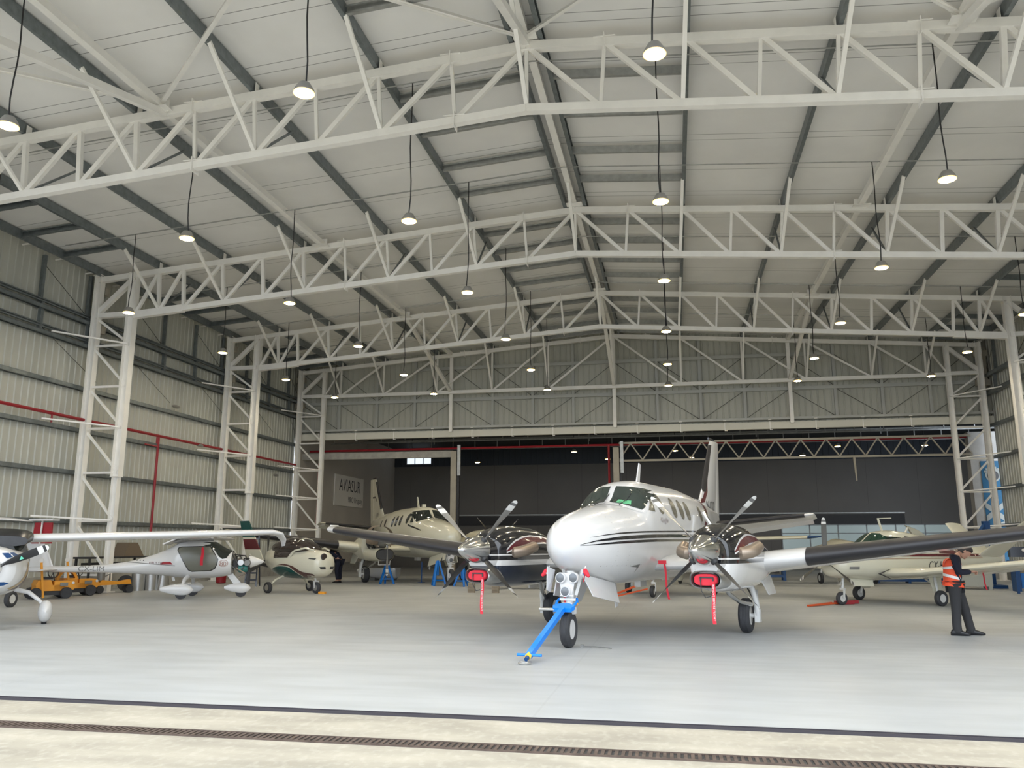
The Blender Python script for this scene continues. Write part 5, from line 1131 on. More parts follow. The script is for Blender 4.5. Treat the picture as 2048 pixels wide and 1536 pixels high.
low_single('cream low-wing single with maroon stripe and three-blade propeller facing left behind the orange-vested man', (4.19, 23.1, 0), .97, .92, M['cream'])
# open engine hatch of the plane behind
t = thing('raised_hatch', 'cream raised hatch panel propped on a strut above the low-wing single', 'hatch', vw2w(1812, 1070, 26), 0, None, world=True)
p = vw2w(1808, 1072, 24.5); q = vw2w(1816, 1053, 24.5); MB().tube([p, q], .03, 8).build('strut', M['cream'], t)
a = vw2w(1814, 1052, 24.4); c_ = vw2w(1836, 1060, 24.6); d_ = vw2w(1856, 1074, 24.9); e_ = vw2w(1832, 1078, 24.7); MB().prism([a, c_, d_, e_], (.05, .5, .05)).build('panel', M['cream'], t)
low_single('white low-wing aircraft mostly hidden behind the foreground turboprop', (-.7, 25.3, 0), .25, .95, M['white'], False, False, ws=2.4)
t = thing('light_airplane', 'far cream aircraft with blue wing tip behind the right-hand engine', 'airplane', (3.0, 33.2, 0), -.25, None, 1.0)
MB().rings(wing_rings([(-3.5, .2, 1.72, 1.3, .13), (0, .2, 1.75, 1.3, .13), (1.9, .3, 1.80, 1.1, .13)])).build('wing', M['cream'], t, 50.0)
MB().rings(wing_rings([(1.9, .3, 1.80, 1.1, .13), (2.2, .45, 1.82, .8, .12), (2.45, .8, 1.86, .3, .1)])).build('blue_wing_tip', M['dkblue'], t, 50.0)
MB().rings([[(u - 2.2, y, z + v) for u, v in oval(0, 0, w, h, 20)] for y, z, w, h in ((-1.4, 1.15, .2, .2), (-1, 1.15, .45, .4), (.2, 1.25, .55, .55), (1.4, 1.25, .5, .5), (3, 1.3, .25, .25), (5, 1.4, .06, .08))]).build('fuselage', M['cream'], t, True)
for x_ in (-3.1, -1.3): MB().tube([(x_ * .4 - 1.3, .5, .8), (x_, .5, .3)], .025, 8).build('main_leg', M['cream'], t, True); spat(t, (x_, .6, .3), .8, .42, .26, paint=M['cream'])
tyre(t, (-2.2, -.9, .18), .18, .12, name='nose_tyre')
t = thing('light_airplane', 'far white aircraft seen under the left wing of the cream low-wing single', 'airplane', (6.9, 35.4, 0), .2, None, 1.0)
MB().rings(wing_rings([(-2.8, .2, 1.0, 1.3, .13), (0, .2, .9, 1.5, .13), (2.8, .2, 1.0, 1.3, .13)])).build('wing', M['cream'], t, 50.0)
MB().rings([[(u, y, z + v) for u, v in oval(0, 0, w, h, 20)] for y, z, w, h in ((-1.4, 1.1, .2, .2), (-1, 1.1, .45, .4), (.2, 1.2, .55, .5), (1.4, 1.3, .5, .5), (3, 1.3, .25, .25), (5, 1.3, .06, .08))]).build('fuselage', M['cream'], t, True)
for x_ in (-1.1, 1.1): tyre(t, (x_, .5, .22), .22, .14); MB().tube([(x_, .5, .22), (x_ * .9, .5, .9)], .035, 8).build('main_leg', M['gear'], t, True)
tyre(t, (0, -.9, .2), .2, .12, name='nose_tyre'); MB().tube([(0, -.9, .2), (0, -.8, .8)], .035, 8).build('nose_leg', M['gear'], t, True)
# white upturned hull part on the floor behind the cream turboprop
t = thing('fuselage_belly_part', 'white boat-shaped aircraft fairing resting on the floor behind the blue stands', 'aircraft part', (-13.0, 35.2, 0), 0)
MB().rings([[(x, u, .42 + min(v, .12)) for u, v in oval(0, 0, w, h, 20)] for x, w, h in ((-.9, .05, .06), (-.6, .3, .22), (0, .45, .35), (.9, .42, .36), (1.0, .35, .3))]).build('hull', M['white'], t, 50.0)
MB().box((.7, 0, .12), (.3, .6, .24)).build('trestle', M['grey'], t); MB().box((-.1, 0, .06), (.3, .6, .12)).build('trestle', M['grey'], t)
# ------------------------------------------------------------------ ground equipment
def wheel(parent, c, r, w, ax=(1, 0, 0), m=None):
    o = MB().lathe([(r * .5, -w / 2), (r * .9, -w / 2), (r, -w * .3), (r, w * .3), (r * .9, w / 2), (r * .5, w / 2)], c, ax, 22).build('wheel', M['rubber'], parent, True)
    MB().lathe([(.001, -w * .4), (r * .5, -w * .42), (r * .5, w * .42), (.001, w * .4)], c, ax, 14).build('rim', m or M['alum'], o, True); return o
def mower(label, loc, rz, arch=False):
    t = thing('yellow_tug', label, 'tug', loc, rz, None, .8)
    b = MB(); b.box((0, 0, .38), (.95, .6, .2)); b.prism([(-.5, -.32, .48), (.05, -.32, .48), (-.02, -.32, .66), (-.42, -.32, .66)], (0, .64, 0)); b.prism([(.1, -.3, .3), (.75, -.3, .3), (.85, -.3, .42), (.7, -.3, .62), (.1, -.3, .62)], (0, .6, 0)); b.build('body', M['yellow'], t)
    MB().box((.42, -.31, .5), (.26, .02, .12)).build('grille', M['grey'], t); MB().lathe([(.001, 0), (.05, .01), (.05, .03)], (.72, -.33, .54), (0, 1, 0), 14).build('headlamp', M['white'], t)
    b = MB(); b.box((.1, 0, .2), (1.2, .5, .14)); b.build('underframe', M['dark'], t)
    for x in (-.48, .5):
        for y in (-.36, .36): wheel(t, (x, y, .2), .2, .14, (0, 1, 0))
    MB().beam((-.25, -.42, .05), (-.42, -.42, 1.28), .07, .05, up=(0, 1, 0)).build('tow_arm', M['yellow'], t); MB().lathe([(.07, -.01), (.09, 0), (.07, .01)], (-.42, -.42, 1.34), (0, 1, 0), 16).build('arm_eye', M['white'], t)
    if arch:
        pts = [(-.3 + .34 * cos(a), -.05, .5 + .46 * sin(a)) for a in [pi - pi * i / 10 for i in range(11)]]; b = MB()
        for p, q in zip(pts[:-1], pts[1:]): b.beam(p, q, .3, .09)
        b.build('mudguard', M['yellow'], t)
    sw = MB(); c = Vector((.08, -.1, .9)); sw.tube([c + Vector((.17 * cos(a), .05 * sin(a), .17 * sin(a))) for a in [2 * pi * i / 16 for i in range(17)]], .018, 6, False); sw.tube([c, c + Vector((.1, .05, -.35))], .02, 6)
    for a in (0, 2.1, 4.2): sw.tube([c, c + Vector((.16 * cos(a), .05 * sin(a), .16 * sin(a)))], .012, 5)
    sw.build('steering_wheel', M['dark'], t); MB().box((-.05, .1, .72), (.3, .3, .08)).build('seat', M['dark'], t)
    return t
mower('yellow tow tug with a raised arm nearest the left-edge aircraft', (-17.75, 21.2, 0), .95)
mower('yellow tow tug with an arched mudguard and black steering wheel left of the column', (-18.05, 22.6, 0), .95, True)
t = thing('hydraulic_trolley', 'low yellow trolley with pump fittings right of the yellow tugs', 'trolley', (-17.8, 24.05, 0), .95)
MB().prism([(-.5, -.12, .25), (.55, -.12, .28), (.5, -.12, .42), (.2, -.12, .36), (-.35, -.12, .42)], (0, .3, 0)).build('beam', M['yellow'], t)
b = MB(); b.lathe([(.12, 0), (.12, .35), (.05, .4)], (-.35, .05, .4), (0, 0, 1), 14); b.tube([(-.3, 0, .5), (-.1, 0, .6), (-.1, 0, .35)], .03, 8); b.build('pump', M['grey'], t, 30.0)
for x in (-.4, .5): wheel(t, (x, -.1, .12), .12, .1, (0, 1, 0)); wheel(t, (x, .2, .12), .12, .1, (0, 1, 0))
t = thing('spoked_wheel', 'large black-tyred spoked wheel standing under the tail boom of the side-on aircraft', 'wheel', (-18.2, 25.25, .26), .9)
MB().lathe([(.21, -.04), (.255, -.045), (.26, 0), (.255, .045), (.21, .04)], (0, 0, 0), (0, 1, 0), 32).build('tyre', M['rubber'], t, True)
b = MB(); b.lathe([(.21, -.03), (.195, -.03), (.195, .03), (.21, .03)], (0, 0, 0), (0, 1, 0), 32)
for k in range(12): b.tube([(0, .02, 0), (.2 * cos(k * pi / 6), 0, .2 * sin(k * pi / 6))], .005, 4)
b.lathe([(.04, -.04), (.04, .04)], (0, 0, 0), (0, 1, 0), 10); b.build('rim_and_spokes', M['alum'], t)
for i, (dx, w, h, lab) in enumerate(((0, .22, .66, 'tall aluminium cowl standing beside the spoked wheel, left of three'), (.42, .2, .62, 'tall aluminium cowl standing by the left wall, middle of three'), (.80, .24, .58, 'pointed aluminium cowl standing by the left wall, right of three'))):
    t = thing('aluminium_cowl', lab, 'aircraft part', (-17.9 + dx * .75, 25.5 + dx * .62, 0), .7, 'aluminium cowls'); R_ = []
    for k in range(7): q = k / 6; R_.append([(w * (1 - .35 * q * (i == 2)) * cos(a), w * sin(a) * .8, h * q) for a in [pi * .98 + pi * 1.04 * j / 14 for j in range(15)]] + [(w * .93 * (1 - .35 * q * (i == 2)) * cos(a), w * .93 * sin(a) * .8, h * q) for a in [pi * .98 + pi * 1.04 * j / 14 for j in range(14, -1, -1)]])
    MB().rings(R_).build('shell', M['alum'], t, 40.0)
t = thing('parts_bench', 'dark bench with a brown cover and odd parts along the left wall', 'bench', (-19.0, 25.6, 0), pi / 2)
b = MB(); b.box((0, 0, 1.1), (3.2, .6, .06))
for x in (-1.5, 1.5):
    for y in (-.25, .25): b.box((x, y, .55), (.06, .06, 1.1))
b.box((0, 0, .9), (3.1, .05, .08)); b.build('frame', M['dark'], t)
MB().prism([(.2, -.25, 1.13), (1.3, -.25, 1.13), (.9, -.25, 1.6), (.45, -.25, 1.6)], (0, .5, 0)).build('brown_cover', mat('brown_tarpaulin', (.17, .13, .09), .8), t)
tag(MB().lathe([(.15, 0), (.19, .02), (.21, .34), (.19, .34)], (-18.1, 31.1, 0), (0, 0, 1), 20).build('red_bucket', M['red'], None, 40.0), 'red bucket on the floor beyond the side-on white aircraft', 'bucket')
t = thing('cardboard_box', 'pale open box on the floor behind the exposed engine of the side-on aircraft', 'box', (-17.2, 31.6, 0), .3)
b = MB(); b.box((0, 0, .26), (.9, .5, .5)); b.build('box', mat('pale_card', (.42, .39, .33), .8), t); MB().prism([(-.45, -.25, .52), (.45, -.25, .52), (.5, -.42, .68), (-.4, -.42, .68)], (0, .01, .01)).build('flap', MATS['pale_card'], t)
t = thing('dark_ladder', 'dark blue step ladder standing behind the gyroplane', 'ladder', (-15.5, 28.7, 0), .3)
b = MB()
for x in (-.2, .2): b.beam((x, 0, 0), (x * .8, .3, 1.95), .05, .05)
for k in range(7): b.beam((-.2, .04 * k, .25 + k * .25), (.2, .04 * k, .25 + k * .25), .05, .06)
b.build('rungs_and_rails', M['navy'], t)
b = MB()
for x in (-.2, .2): b.beam((x, .75, 0), (x * .8, .32, 1.9), .04, .04)
b.build('rear_legs', M['navy'], t)
def stand(label, loc, h, rz=0):
    t = thing('jack_stand', label, 'jack stand', loc, rz, 'blue jack stands'); b = MB()
    for k in range(3): a = k * 2 * pi / 3; b.beam((.32 * cos(a), .32 * sin(a), 0), (.05 * cos(a), .05 * sin(a), h * .95), .07, .07)
    for k in range(3):
        a = k * 2 * pi / 3; c = a + 2 * pi / 3; b.beam((.26 * cos(a), .26 * sin(a), .2), (.26 * cos(c), .26 * sin(c), .2), .04, .04)
    b.build('tripod', M['blue'], t); MB().tube([(0, 0, h * .4), (0, 0, h * .99)], .05, 12).build('ram', M['blue'], t, True); return t
stand('blue tripod jack stand beside the left main wheel of the cream turboprop', (-11.35, 31.9, 0), .80)
stand('blue tripod jack stand just left of the cream turboprop nose gear', (-8.95, 30.9, 0), .95, .4)
stand('blue tripod jack stand just right of the cream turboprop nose wheel', (-7.9, 30.6, 0), .72, 1.0)
t = thing('blue_prop_post', 'thin blue post stand by the white boat-shaped fairing', 'stand', (-10.3, 33.2, 0)); MB().tube([(0, 0, 0), (0, 0, .85)], .03, 8).build('post', M['dkblue'], t); MB().box((0, 0, .01), (.25, .25, .02)).build('foot', M['dkblue'], t)
t = thing('orange_drum', 'small orange canister behind the wheels of the cream turboprop', 'canister', (-7.2, 33.2, 0)); MB().lathe([(.16, 0), (.18, .03), (.18, .5), (.1, .58), (.05, .62)], (0, 0, 0), (0, 0, 1), 18).build('drum', M['orange'], t, True)
t = thing('steel_cabinet', 'grey cabinet and dark bench behind the left-hand engine of the foreground turboprop', 'cabinet', (-4.9, 29.4, 0), .1)
MB().box((.9, 0, .42), (1.1, .5, .28)).build('cabinet', M['concrete'], t); b = MB(); b.box((-.6, 0, .34), (2.1, .45, .3))
for x in (-1.5, .2, 1.35): b.box((x, 0, .14), (.08, .3, .28))
b.build('bench', M['dark'], t)
for i, (x, m_) in enumerate(((-1.1, 'red'), (-.7, 'grey'), (-.3, 'red'), (.1, 'alum'))): MB().box((x, -.1, .55), (.22, .2, .12)).build('parts_bin', M[m_], t)
for i, x in enumerate((-6.55, -5.75)):
    t = thing('wooden_block', 'rough wooden block stand under the left-hand propeller, %s of two' % ('left', 'right')[i], 'block', (x, 26.6, 0), .1, 'wooden blocks'); MB().box((0, 0, .16), (.22, .22, .32)).build('block', mat('grey_timber', (.22, .18, .13), .85, noise=(4, .3, (1, 1, 4))), t)
t = thing('flat_tow_bar', 'orange tow bar lying flat with a red head at the low-wing single nose wheel', 'tow bar', (4.1, 23.2, 0), world=True)
MB().beam((4.2, 23.35, .04), (3.2, 22.15, .03), .05, .04).build('shaft', M['orange'], t); MB().beam((3.95, 23.2, .05), (3.2, 22.2, .03), .04, .03).build('second_shaft', M['orange'], t)
b = MB(); b.box((4.28, 23.32, .05), (.5, .12, .09), .3); b.box((4.45, 23.62, .05), (.5, .12, .09), .3); b.build('wheel_clamp', M['red'], t)
t = thing('flat_tow_bar', 'orange tow bar at the nose wheel of the hidden white aircraft', 'tow bar', (-1.9, 24.8, 0), world=True)
MB().beam((-1.95, 24.6, .04), (-.95, 25.2, .42), .05, .05).build('shaft', M['orange'], t); MB().beam((-1.85, 24.6, .03), (-.85, 25.15, .25), .04, .04).build('second_shaft', M['orange'], t); MB().beam((-1.98, 24.5, .05), (-1.8, 24.7, .05), .1, .05).build('handle', M['orange'], t)
# far blue frames under the right wing
t = thing('blue_rack', 'blue frame rack far back under the right-hand wing of the foreground turboprop', 'rack', (4.2, 38.6, 0)); b = MB()
for x in (-.45, .45):
    for y in (-.3, .3): b.box((x, y, .55), (.12, .1, 1.1))
b.box((0, -.3, .2), (1.0, .08, .12)); b.box((0, .3, 1.05), (1.0, .08, .1)); b.build('frame', M['dkblue'], t); MB().box((.0, 0, .55), (.5, .4, .5)).build('load', M['dark'], t)
t = thing('dark_workbench', 'long dark workbench with blue legs far behind the low-wing single', 'workbench', (9.3, 36.8, 0)); MB().box((0, 0, .62), (5.4, .6, .1)).build('top', M['dark'], t); b = MB()
for x in (-2.5, -1.2, 0, 1.2, 2.5): b.box((x, 0, .3), (.1, .5, .6))
b.box((0, 0, .12), (5.2, .4, .1)); b.build('legs', M['dkblue'], t)
for i in range(4): MB().box((-2 + i * 1.3, -.05, .78), (.4, .3, .2)).build('tool_box', [M['dkblue'], M['grey'], M['dkblue'], M['dark']][i], t)
# right edge: white machine cabinet, blue bench, yellow arm
t = thing('white_cabinet', 'pale grey floor cabinet on short feet behind the standing man', 'cabinet', (10.35, 32.4, 0), -.1)
MB().box((0, 0, .98), (1.05, .7, 1.76)).build('body', mat('pale_cabinet_paint', (.36, .37, .33), .5), t); b = MB()
for x in (-.45, .45):
    for y in (-.28, .28): b.box((x, y, .05), (.12, .1, .1))
b.build('feet', MATS['pale_cabinet_paint'], t); MB().box((-.62, .05, .8), (.18, .5, 1.2)).build('side_unit', M['grey'], t)
t = thing('blue_workstation', 'blue workshop bench frame at the right edge beside the right columns', 'workbench', (12.0, 31.0, 0), -.1); b = MB()
for x in (-.75, -.1, .5, 1.1): b.box((x, 0, .45), (.16, .5, .9))
b.box((.2, 0, .95), (2.2, .6, .12)); b.build('frame', M['dkblue'], t); MB().box((.2, -.1, 1.3), (2.2, .3, .34)).build('backboard', M['navy'], t); MB().box((-.2, 0, .35), (.9, .4, .5)).build('lower_unit', M['blue'], t)
for x in (-.5, .6): MB().ball((x, -.28, 1.36), .06).build('work_lamp', M['white'], t)
t = thing('blue_hoist', 'tall blue hoist frame beside the pale cabinet', 'hoist', (11.35, 33.6, 0), 0); b = MB(); b.box((0, 0, 1.2), (.22, .22, 2.4)); b.box((0, -.3, .06), (.5, 1.0, .12)); b.beam((0, 0, 2.3), (-.5, -.3, 1.7), .14, .14); b.build('frame', M['dkblue'], t)
t = thing('yellow_engine_arm', 'orange-yellow lever arm slanting down in front of the blue bench', 'lever', (11.2, 29.6, 0), 0); MB().beam((-.45, 0, .95), (.35, -.2, .42), .07, .09).build('arm', mat('amber_enamel', (.6, .28, .03), .45), t); MB().beam((.35, -.2, 0), (.35, -.2, .45), .08, .08).build('foot', M['dark'], t); MB().box((-.45, 0, .47), (.07, .07, .94)).build('rest', M['dkblue'], t)
t = thing('yellow_floor_ramp', 'yellow low steel foot on the floor at the right edge', 'floor stand', (11.0, 28.6, 0), -.1); MB().box((.3, 0, .05), (1.2, .3, .1)).build('base', M['yellow'], t)
t = thing('red_streamer', 'pink-red streamer hanging from the cream wing right of the man', 'streamer', vw2w(1965, 1143, 20)); MB().tube([(0, 0, .02), (0, 0, .10)], .02, 8).build('peg', M['white'], t); MB().box((-.03, 0, 0), (.12, .03, .05)).build('clip', M['redc'], t); streamer(t, (0, 0, -.0), .44, .035, False, (.05, 0))
# ------------------------------------------------------------------ people
SK = mat('skin', (.46, .25, .17), .55); HR_ = mat('dark_hair', (.018, .012, .010), .7, noise=(30, .4, (1, 1, 1))); NV = mat('navy_jumper', (.008, .010, .024), .85); TR = mat('charcoal_trousers', (.028, .028, .030), .85); SHOE = mat('black_shoes', (.01, .01, .012), .4); VEST = mat('hi_vis_orange', (.85, .10, .035), .7); REFL = mat('reflective_tape', (.78, .78, .76), .4)
def skin_obj(name, chain, m, parent, sub=2, off=0.0):
    """chain: {'key': (x,y,z,r)}, edges; grows one smooth surface along connected joints"""
    pts, edges, root = chain; me = bpy.data.meshes.new(name); keys = list(pts)
    me.from_pydata([pts[k][:3] for k in keys], [(keys.index(a), keys.index(b)) for a, b in edges], [])
    o = bpy.data.objects.new(name, me); COL.objects.link(o); md = o.modifiers.new('skin', 'SKIN'); md.use_smooth_shade = True
    sv = me.skin_vertices
    if not sv: bpy.context.view_layer.objects.active = o
    for i, k in enumerate(keys):
        r = pts[k][3]; rr = r if isinstance(r, tuple) else (r, r); me.skin_vertices[0].data[i].radius = (rr[0] + off, rr[1] + off); me.skin_vertices[0].data[i].use_root = (k == root)
    s_ = o.modifiers.new('sub', 'SUBSURF'); s_.levels = sub; s_.render_levels = sub
    dg = bpy.context.evaluated_depsgraph_get(); me2 = bpy.data.meshes.new_from_object(o.evaluated_get(dg)); bpy.data.objects.remove(o); bpy.data.meshes.remove(me)
    me2.name = name; me2.materials.clear(); me2.materials.append(m); me2.polygons.foreach_set('use_smooth', [True] * len(me2.polygons)); me2.polygons.foreach_set('material_index', [0] * len(me2.polygons))
    o2 = bpy.data.objects.new(name, me2); COL.objects.link(o2); o2.parent = parent; return o2
# local axes: +x forward (screen right), y to his left (away from the camera), z up
def head_mesh(b, c, pitch, s_=1.0):
    """head with brow, nose, lips, chin and ears; faces +x, tilted down by pitch"""
    N = 20; R_ = []; prof = [(-.115, .05, .055, .018), (-.10, .062, .06, .012), (-.07, .078, .068, .006), (-.03, .088, .074, 0), (.0, .093, .077, 0), (.04, .097, .079, -.004), (.075, .090, .072, -.008), (.10, .066, .055, -.010), (.115, .030, .028, -.01)]
    for z, rx, ry, dx in prof:
        ring = []
        for k in range(N):
            a = 2 * pi * k / N; x = rx * cos(a); y = ry * sin(a); f_ = max(0, cos(a))
            if f_ > .9 and -.04 < z < .02: x += .012
            ring.append((x + dx, y, z))
        R_.append(ring)
    m = MB().rings(R_)
    m.rings([[(.088 + d, w * u, z) for u in (-1, 1)] + [(.082, w * .6, z - .01), (.082, -w * .6, z - .01)] for z, d, w in ((.035, .0, .008), (.0, .016, .011), (-.022, .028, .016), (-.032, .006, .014))])      # nose
    m.rings([[(.082 + d, w * u, z) for u in (-1, -.5, .5, 1)] + [(.07, w * .5, z), (.07, -w * .5, z)] for z, d, w in ((-.048, .002, .018), (-.054, .012, .022), (-.060, .006, .02), (-.066, .012, .02), (-.073, .002, .014))])
    m.ball((.075, 0, -.098), .022, (1, 1, .8), 10)
    for q in (-1, 1): m.ball((-.008, q * .080, -.005), .03, (.65, .3, 1.0), 10); m.ball((.074, q * .032, .02), .014, (.6, 1, .7), 8); m.ball((.078, q * .034, .04), .014, (.6, 1.4, .5), 8)
    cp, sp = cos(pitch), sin(pitch); m.v = [((x * cp + z * sp) * s_ + c[0], y * s_ + c[1], (-x * sp + z * cp) * s_ + c[2]) for x, y, z in m.v]; return m
def hair_cap(c, pitch, s_=1.0):
    m = MB(); R_ = []
    for z, rx, ry, dx in ((-.06, .082, .078, -.030), (-.03, .094, .084, -.024), (.01, .100, .087, -.020), (.045, .104, .088, -.010), (.08, .104, .083, -.004), (.108, .080, .064, -.006), (.125, .035, .030, -.008)):
        R_.append([((rx * cos(a) if cos(a) < .3 or z > .04 else rx * .3) + dx, ry * sin(a), z) for a in [2 * pi * k / 20 for k in range(20)]])
    m.rings(R_); cp, sp = cos(pitch), sin(pitch); m.v = [((x * cp + z * sp) * s_ + c[0], y * s_ + c[1], (-x * sp + z * cp) * s_ + c[2]) for x, y, z in m.v]; return m
def hand(b, wrist, d, up, side, curl, s_=1.0):
    """palm, four unequal fingers and a thumb, each a short bent chain"""
    d = Vector(d).normalized(); up = Vector(up).normalized(); sd = d.cross(up).normalized() * side; w = Vector(wrist); palm = w + d * .05 * s_
    b.rings([[w + d * q * s_ + sd * (u * pw) * s_ + up * (v * ph) * s_ for u, v in ((-1, -.6), (-1, .6), (0, 1), (1, .6), (1, -.6), (0, -1))] for q, pw, ph in ((-.02, .024, .016), (.02, .036, .016), (.06, .041, .014), (.088, .038, .012))])
    for i, (o, L) in enumerate(((-.030, .066), (-.010, .075), (.011, .070), (.030, .056))):
        p = w + d * .085 * s_ + sd * o * s_; pts = [p]; a = 0
        for k in range(3): a += curl * (1 + .08 * i); pts.append(pts[-1] + (d * cos(a) - up * sin(a)) * L * (.45, .32, .26)[k] * s_)
        b.tube(pts, [.0095 * s_, .009 * s_, .0082 * s_, .006 * s_], 8)
    p = w + d * .03 * s_ - sd * .034 * s_; b.tube([p, p + (d * .8 - sd * .6 - up * .25) * .035 * s_, p + (d * 1.5 - sd * .55 - up * .7) * .045 * s_], [.013 * s_, .011 * s_, .007 * s_], 8)
PX = thing('person', 'man in an orange hi-vis vest and navy jumper looking down at his hands', 'person', (4.72, 15.75, 0), -YAW * -1 + 0.0)
PX.rotation_euler = (0, 0, YAW * -1 * -1); PX.scale = (.94,) * 3
j = dict(pel=(0, 0, .93, (.135, .105)), wa=(-.005, 0, 1.05, (.13, .10)), ch=(.0, 0, 1.22, (.125, .095)), nk=(.08, 0, 1.40, (.07, .07)), hd=(.17, 0, 1.47, (.055, .055)),
  shl=(.03, .16, 1.35, .055), ell=(.05, .22, 1.12, .048), wrl=(.27, .08, 1.13, .032), shr=(.03, -.16, 1.35, .055), elr=(.06, -.22, 1.12, .048), wrr=(.28, -.07, 1.13, .032),
  hpl=(.02, .085, .88, .105), knl=(.14, .10, .50, .068), anl=(.20, .10, .12, .032), hpr=(-.01, -.085, .88, .105), knr=(-.02, -.10, .48, .068), anr=(-.05, -.10, .10, .032), tl=(.27, .10, .035, .018), tr=(.05, -.10, .03, .018))
E_ = [('pel', 'wa'), ('wa', 'ch'), ('ch', 'nk'), ('nk', 'hd'), ('ch', 'shl'), ('shl', 'ell'), ('ell', 'wrl'), ('ch', 'shr'), ('shr', 'elr'), ('elr', 'wrr'), ('pel', 'hpl'), ('hpl', 'knl'), ('knl', 'anl'), ('anl', 'tl'), ('pel', 'hpr'), ('hpr', 'knr'), ('knr', 'anr'), ('anr', 'tr')]
bd = skin_obj('body', (j, E_, 'pel'), SK, PX)
def joinmesh(o, mb):
    bm = bmesh.new(); bm.from_mesh(o.data); k = MB(); 
    me = bpy.data.meshes.new('x'); me.from_pydata([tuple(v) for v in mb.v], [], mb.f); bm.from_mesh(me); bmesh.ops.recalc_face_normals(bm, faces=bm.faces); bm.to_mesh(o.data); bm.free(); o.data.polygons.foreach_set('use_smooth', [True] * len(o.data.polygons)); bpy.data.meshes.remove(me)
hb = head_mesh(None, (.225, 0, 1.50), .80, 1.05)
hand(hb, (.28, -.068, 1.13), (.9, .25, .1), (0, 0, 1), 1, .75); hand(hb, (.27, .078, 1.13), (.9, -.25, .1), (0, 0, 1), -1, .75); joinmesh(bd, hb)
hair_cap((.225, 0, 1.50), .80, 1.05).build('hair', HR_, PX, True)
def sub(keys, edges, root, dr=.012):
    return ({k: (*j[k][:3], tuple(q + dr for q in (j[k][3] if isinstance(j[k][3], tuple) else (j[k][3],) * 2))) for k in keys}, edges, root)
up = sub(['pel', 'wa', 'ch', 'nk', 'shl', 'ell', 'wrl', 'shr', 'elr', 'wrr'], E_[:3] + E_[4:10], 'wa', .016); up[0]['pel'] = (0, 0, .90, (.150, .13)); up[0]['nk'] = (.07, 0, 1.415, (.105, .10)); up[0]['ch'] = (.0, 0, 1.26, (.17, .135)); up[0]['shl'] = (.03, .165, 1.37, .08); up[0]['shr'] = (.03, -.165, 1.37, .08)
skin_obj('jumper', up, NV, PX)
ve = ({'a': (-.02, 0, .945, (.205, .19)), 'b': (-.012, 0, 1.04, (.185, .165)), 'c': (-.01, 0, 1.24, (.20, .175)), 'd': (.015, 0, 1.38, (.165, .16))}, [('a', 'b'), ('b', 'c'), ('c', 'd')], 'b')
vo = skin_obj('vest', ve, VEST, PX); VS = Surf(vo)
def tape(name, zc, h_, sl=0.0):
    ring = []
    for k in range(33):
        a = 2 * pi * k / 32; d = Vector((cos(a), sin(a), 0)); z = zc + sl * cos(a)
        row = []
        for dz in (-h_ / 2, h_ / 2):
            hh, nn = VS.hit(Vector((0, 0, z + dz)) + d * 1.0, -d); row.append((hh if hh is not None else Vector((0, 0, z + dz)) + d * .16) + d * .006)
        ring.append(row)
    b = MB(); vs = [p for r in ring for p in r]; b.add(vs, [(2*i, 2*i+2, 2*i+3, 2*i+1) for i in range(32)]); b.build(name, REFL, vo, True)
tape('lower_tape', 1.03, .05, -.05); tape('upper_tape', 1.21, .045, .02)
for q in (-1, 1):
    b = MB(); pts = [Vector((.17 if q2 > 0 else -.17, 0, 0)) for q2 in ()]; L_ = []
    for k in range(12):
        a = pi * .08 + (pi * .84) * k / 11; d = Vector((cos(a), 0, sin(a))); o_ = Vector((0, q * .095, 1.22)); hh, nn = VS.hit(o_ + d * 1.0, -d)
        if hh is not None: L_.append(hh + d * .008)
    vs = []; fs = []
    for p in L_: vs += [p + Vector((0, -.022, 0)), p + Vector((0, .022, 0))]
    b.add(vs, [(2*i, 2*i+2, 2*i+3, 2*i+1) for i in range(len(L_) - 1)]); b.build('shoulder_tape', REFL, vo, True)
tr = sub(['pel', 'hpl', 'knl', 'anl', 'hpr', 'knr', 'anr'], [('pel', 'hpl'), ('hpl', 'knl'), ('knl', 'anl'), ('pel', 'hpr'), ('hpr', 'knr'), ('knr', 'anr')], 'pel', .018); tr[0]['anl'] = (.215, .10, .03, (.085, .07)); tr[0]['anr'] = (-.03, -.10, .02, (.088, .072)); tr[0]['ml'] = (.18, .10, .22, (.08, .075)); tr[0]['mr'] = (-.04, -.10, .2, (.082, .076)); tr[1][:] = [e for e in tr[1] if e not in (('knl', 'anl'), ('knr', 'anr'))] + [('knl', 'ml'), ('ml', 'anl'), ('knr', 'mr'), ('mr', 'anr')]; tr[0]['knl'] = (.13, .10, .50, (.088, .085)); tr[0]['knr'] = (-.02, -.10, .48, (.09, .085))
skin_obj('trousers', tr, TR, PX)
for q, (hx, hy, tz, rot) in enumerate(((.19, .10, .0, 0), (-.07, -.10, 0, 0))):
    b = MB(); R_ = []
    for x, w, h_, z0 in ((-.08, .03, .06, 0), (-.055, .044, .11, 0), (.02, .05, .125, 0), (.09, .053, .10, 0), (.16, .054, .075, .0), (.21, .042, .055, .004), (.24, .018, .035, .008)):
        R_.append([(hx + x, hy + u, max(z0, z0 + h_ / 2 + v)) for u, v in oval(0, 0, w, h_ / 2, 16, 2.6)])
    b.rings(R_).build('shoe', SHOE, PX, 60.0)
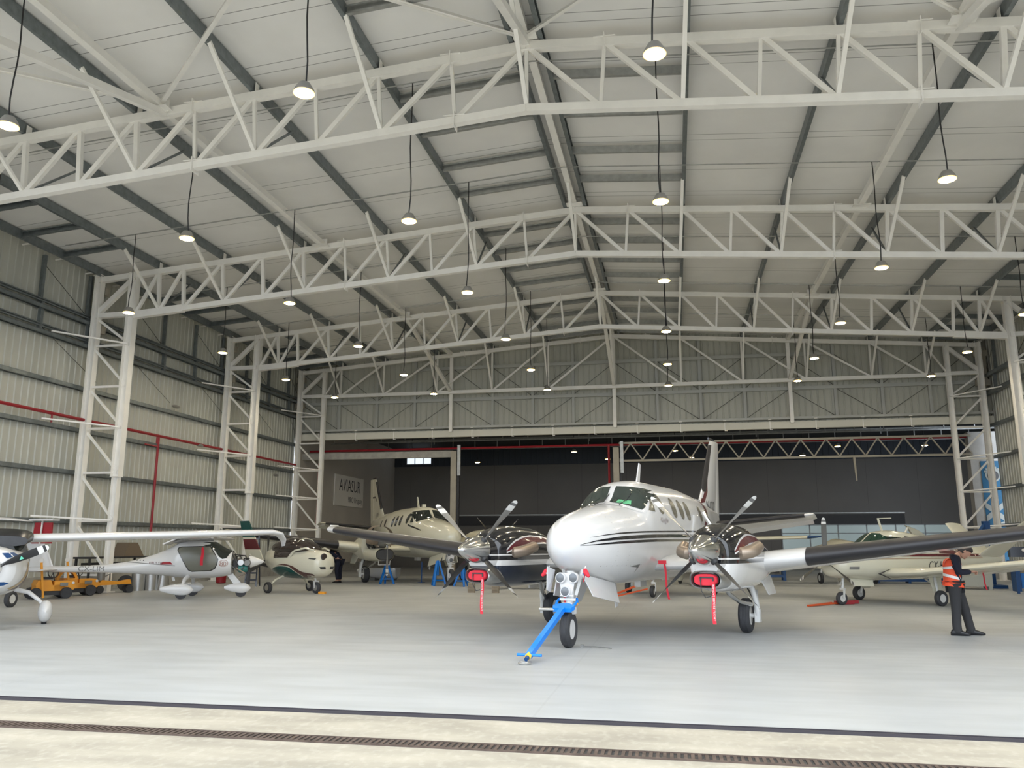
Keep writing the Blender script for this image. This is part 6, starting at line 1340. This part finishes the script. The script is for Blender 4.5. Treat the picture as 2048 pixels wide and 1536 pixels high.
# man bending over beyond the gyroplane
PB = thing('person', 'man in dark navy clothes bending over behind the nose of the gyroplane', 'person', (-13.75, 32.6, 0), 0)
PB.rotation_euler = (0, 0, YAW)
j = dict(pel=(.10, 0, .92, (.14, .12)), wa=(.03, 0, 1.06, (.13, .12)), ch=(-.14, 0, 1.22, (.15, .13)), nk=(-.33, 0, 1.28, (.07, .07)), hd=(-.43, 0, 1.24, (.055, .055)),
  shl=(-.2, .17, 1.22, .07), ell=(-.26, .22, .95, .05), wrl=(-.36, .14, .72, .035), shr=(-.2, -.17, 1.22, .07), elr=(-.26, -.22, .95, .05), wrr=(-.36, -.14, .72, .035),
  hpl=(.10, .09, .86, .11), knl=(.04, .12, .48, .075), anl=(.08, .12, .1, .05), hpr=(.10, -.09, .86, .11), knr=(.06, -.12, .48, .075), anr=(.12, -.12, .1, .05), tl=(-.08, .12, .04, .035), tr=(-.04, -.12, .04, .035))
bd = skin_obj('body', (j, E_, 'pel'), SK, PB, 1)
hb = head_mesh(None, (0, 0, 0), 0); hb.v = [(-.47 - x * .6 - z * .5, y, 1.22 - x * .8 + z * .6) for x, y, z in hb.v]
hand(hb, (-.36, -.14, .72), (-.3, .1, -.9), (-1, 0, .2), 1, .3); hand(hb, (-.36, .14, .72), (-.3, -.1, -.9), (-1, 0, .2), -1, .3); joinmesh(bd, hb)
hc = hair_cap((0, 0, 0), 0); hc.v = [(-.47 - x * .6 - z * .5, y, 1.22 - x * .8 + z * .6) for x, y, z in hc.v]; hc.build('hair', HR_, PB, True)
skin_obj('jacket', sub(['pel', 'wa', 'ch', 'nk', 'shl', 'ell', 'wrl', 'shr', 'elr', 'wrr'], E_[:3] + E_[4:10], 'wa', .016), NV, PB, 1)
skin_obj('trousers', sub(['pel', 'hpl', 'knl', 'anl', 'hpr', 'knr', 'anr'], [('pel', 'hpl'), ('hpl', 'knl'), ('knl', 'anl'), ('pel', 'hpr'), ('hpr', 'knr'), ('knr', 'anr')], 'pel', .02), NV, PB, 1)
for hx, hy in ((.06, .12), (.10, -.12)):
    b = MB(); b.rings([[(hx - x, hy + u, max(0, h_ / 2 + v)) for u, v in oval(0, 0, w, h_ / 2, 14, 2.6)] for x, w, h_ in ((-.07, .03, .06), (.02, .045, .09), (.14, .05, .06), (.21, .03, .04))]).build('shoe', SHOE, PB, 60.0)
# small fittings on the left wall
for i, (yy, zz) in enumerate(((29.6, 7.05), (31.5, 5.7), (38.5, 5.0))):
    t = thing('wall_lamp', 'small oval bulkhead lamp on the left wall girts, %s from the camera' % ORD[i + 1], 'lamp', (XL + .4, yy, zz), 0, 'bulkhead lamps'); MB().ball((0, 0, 0), .2, (.5, 1.3, .35), 14).build('shade', M['lamph'], t, True)
clean()
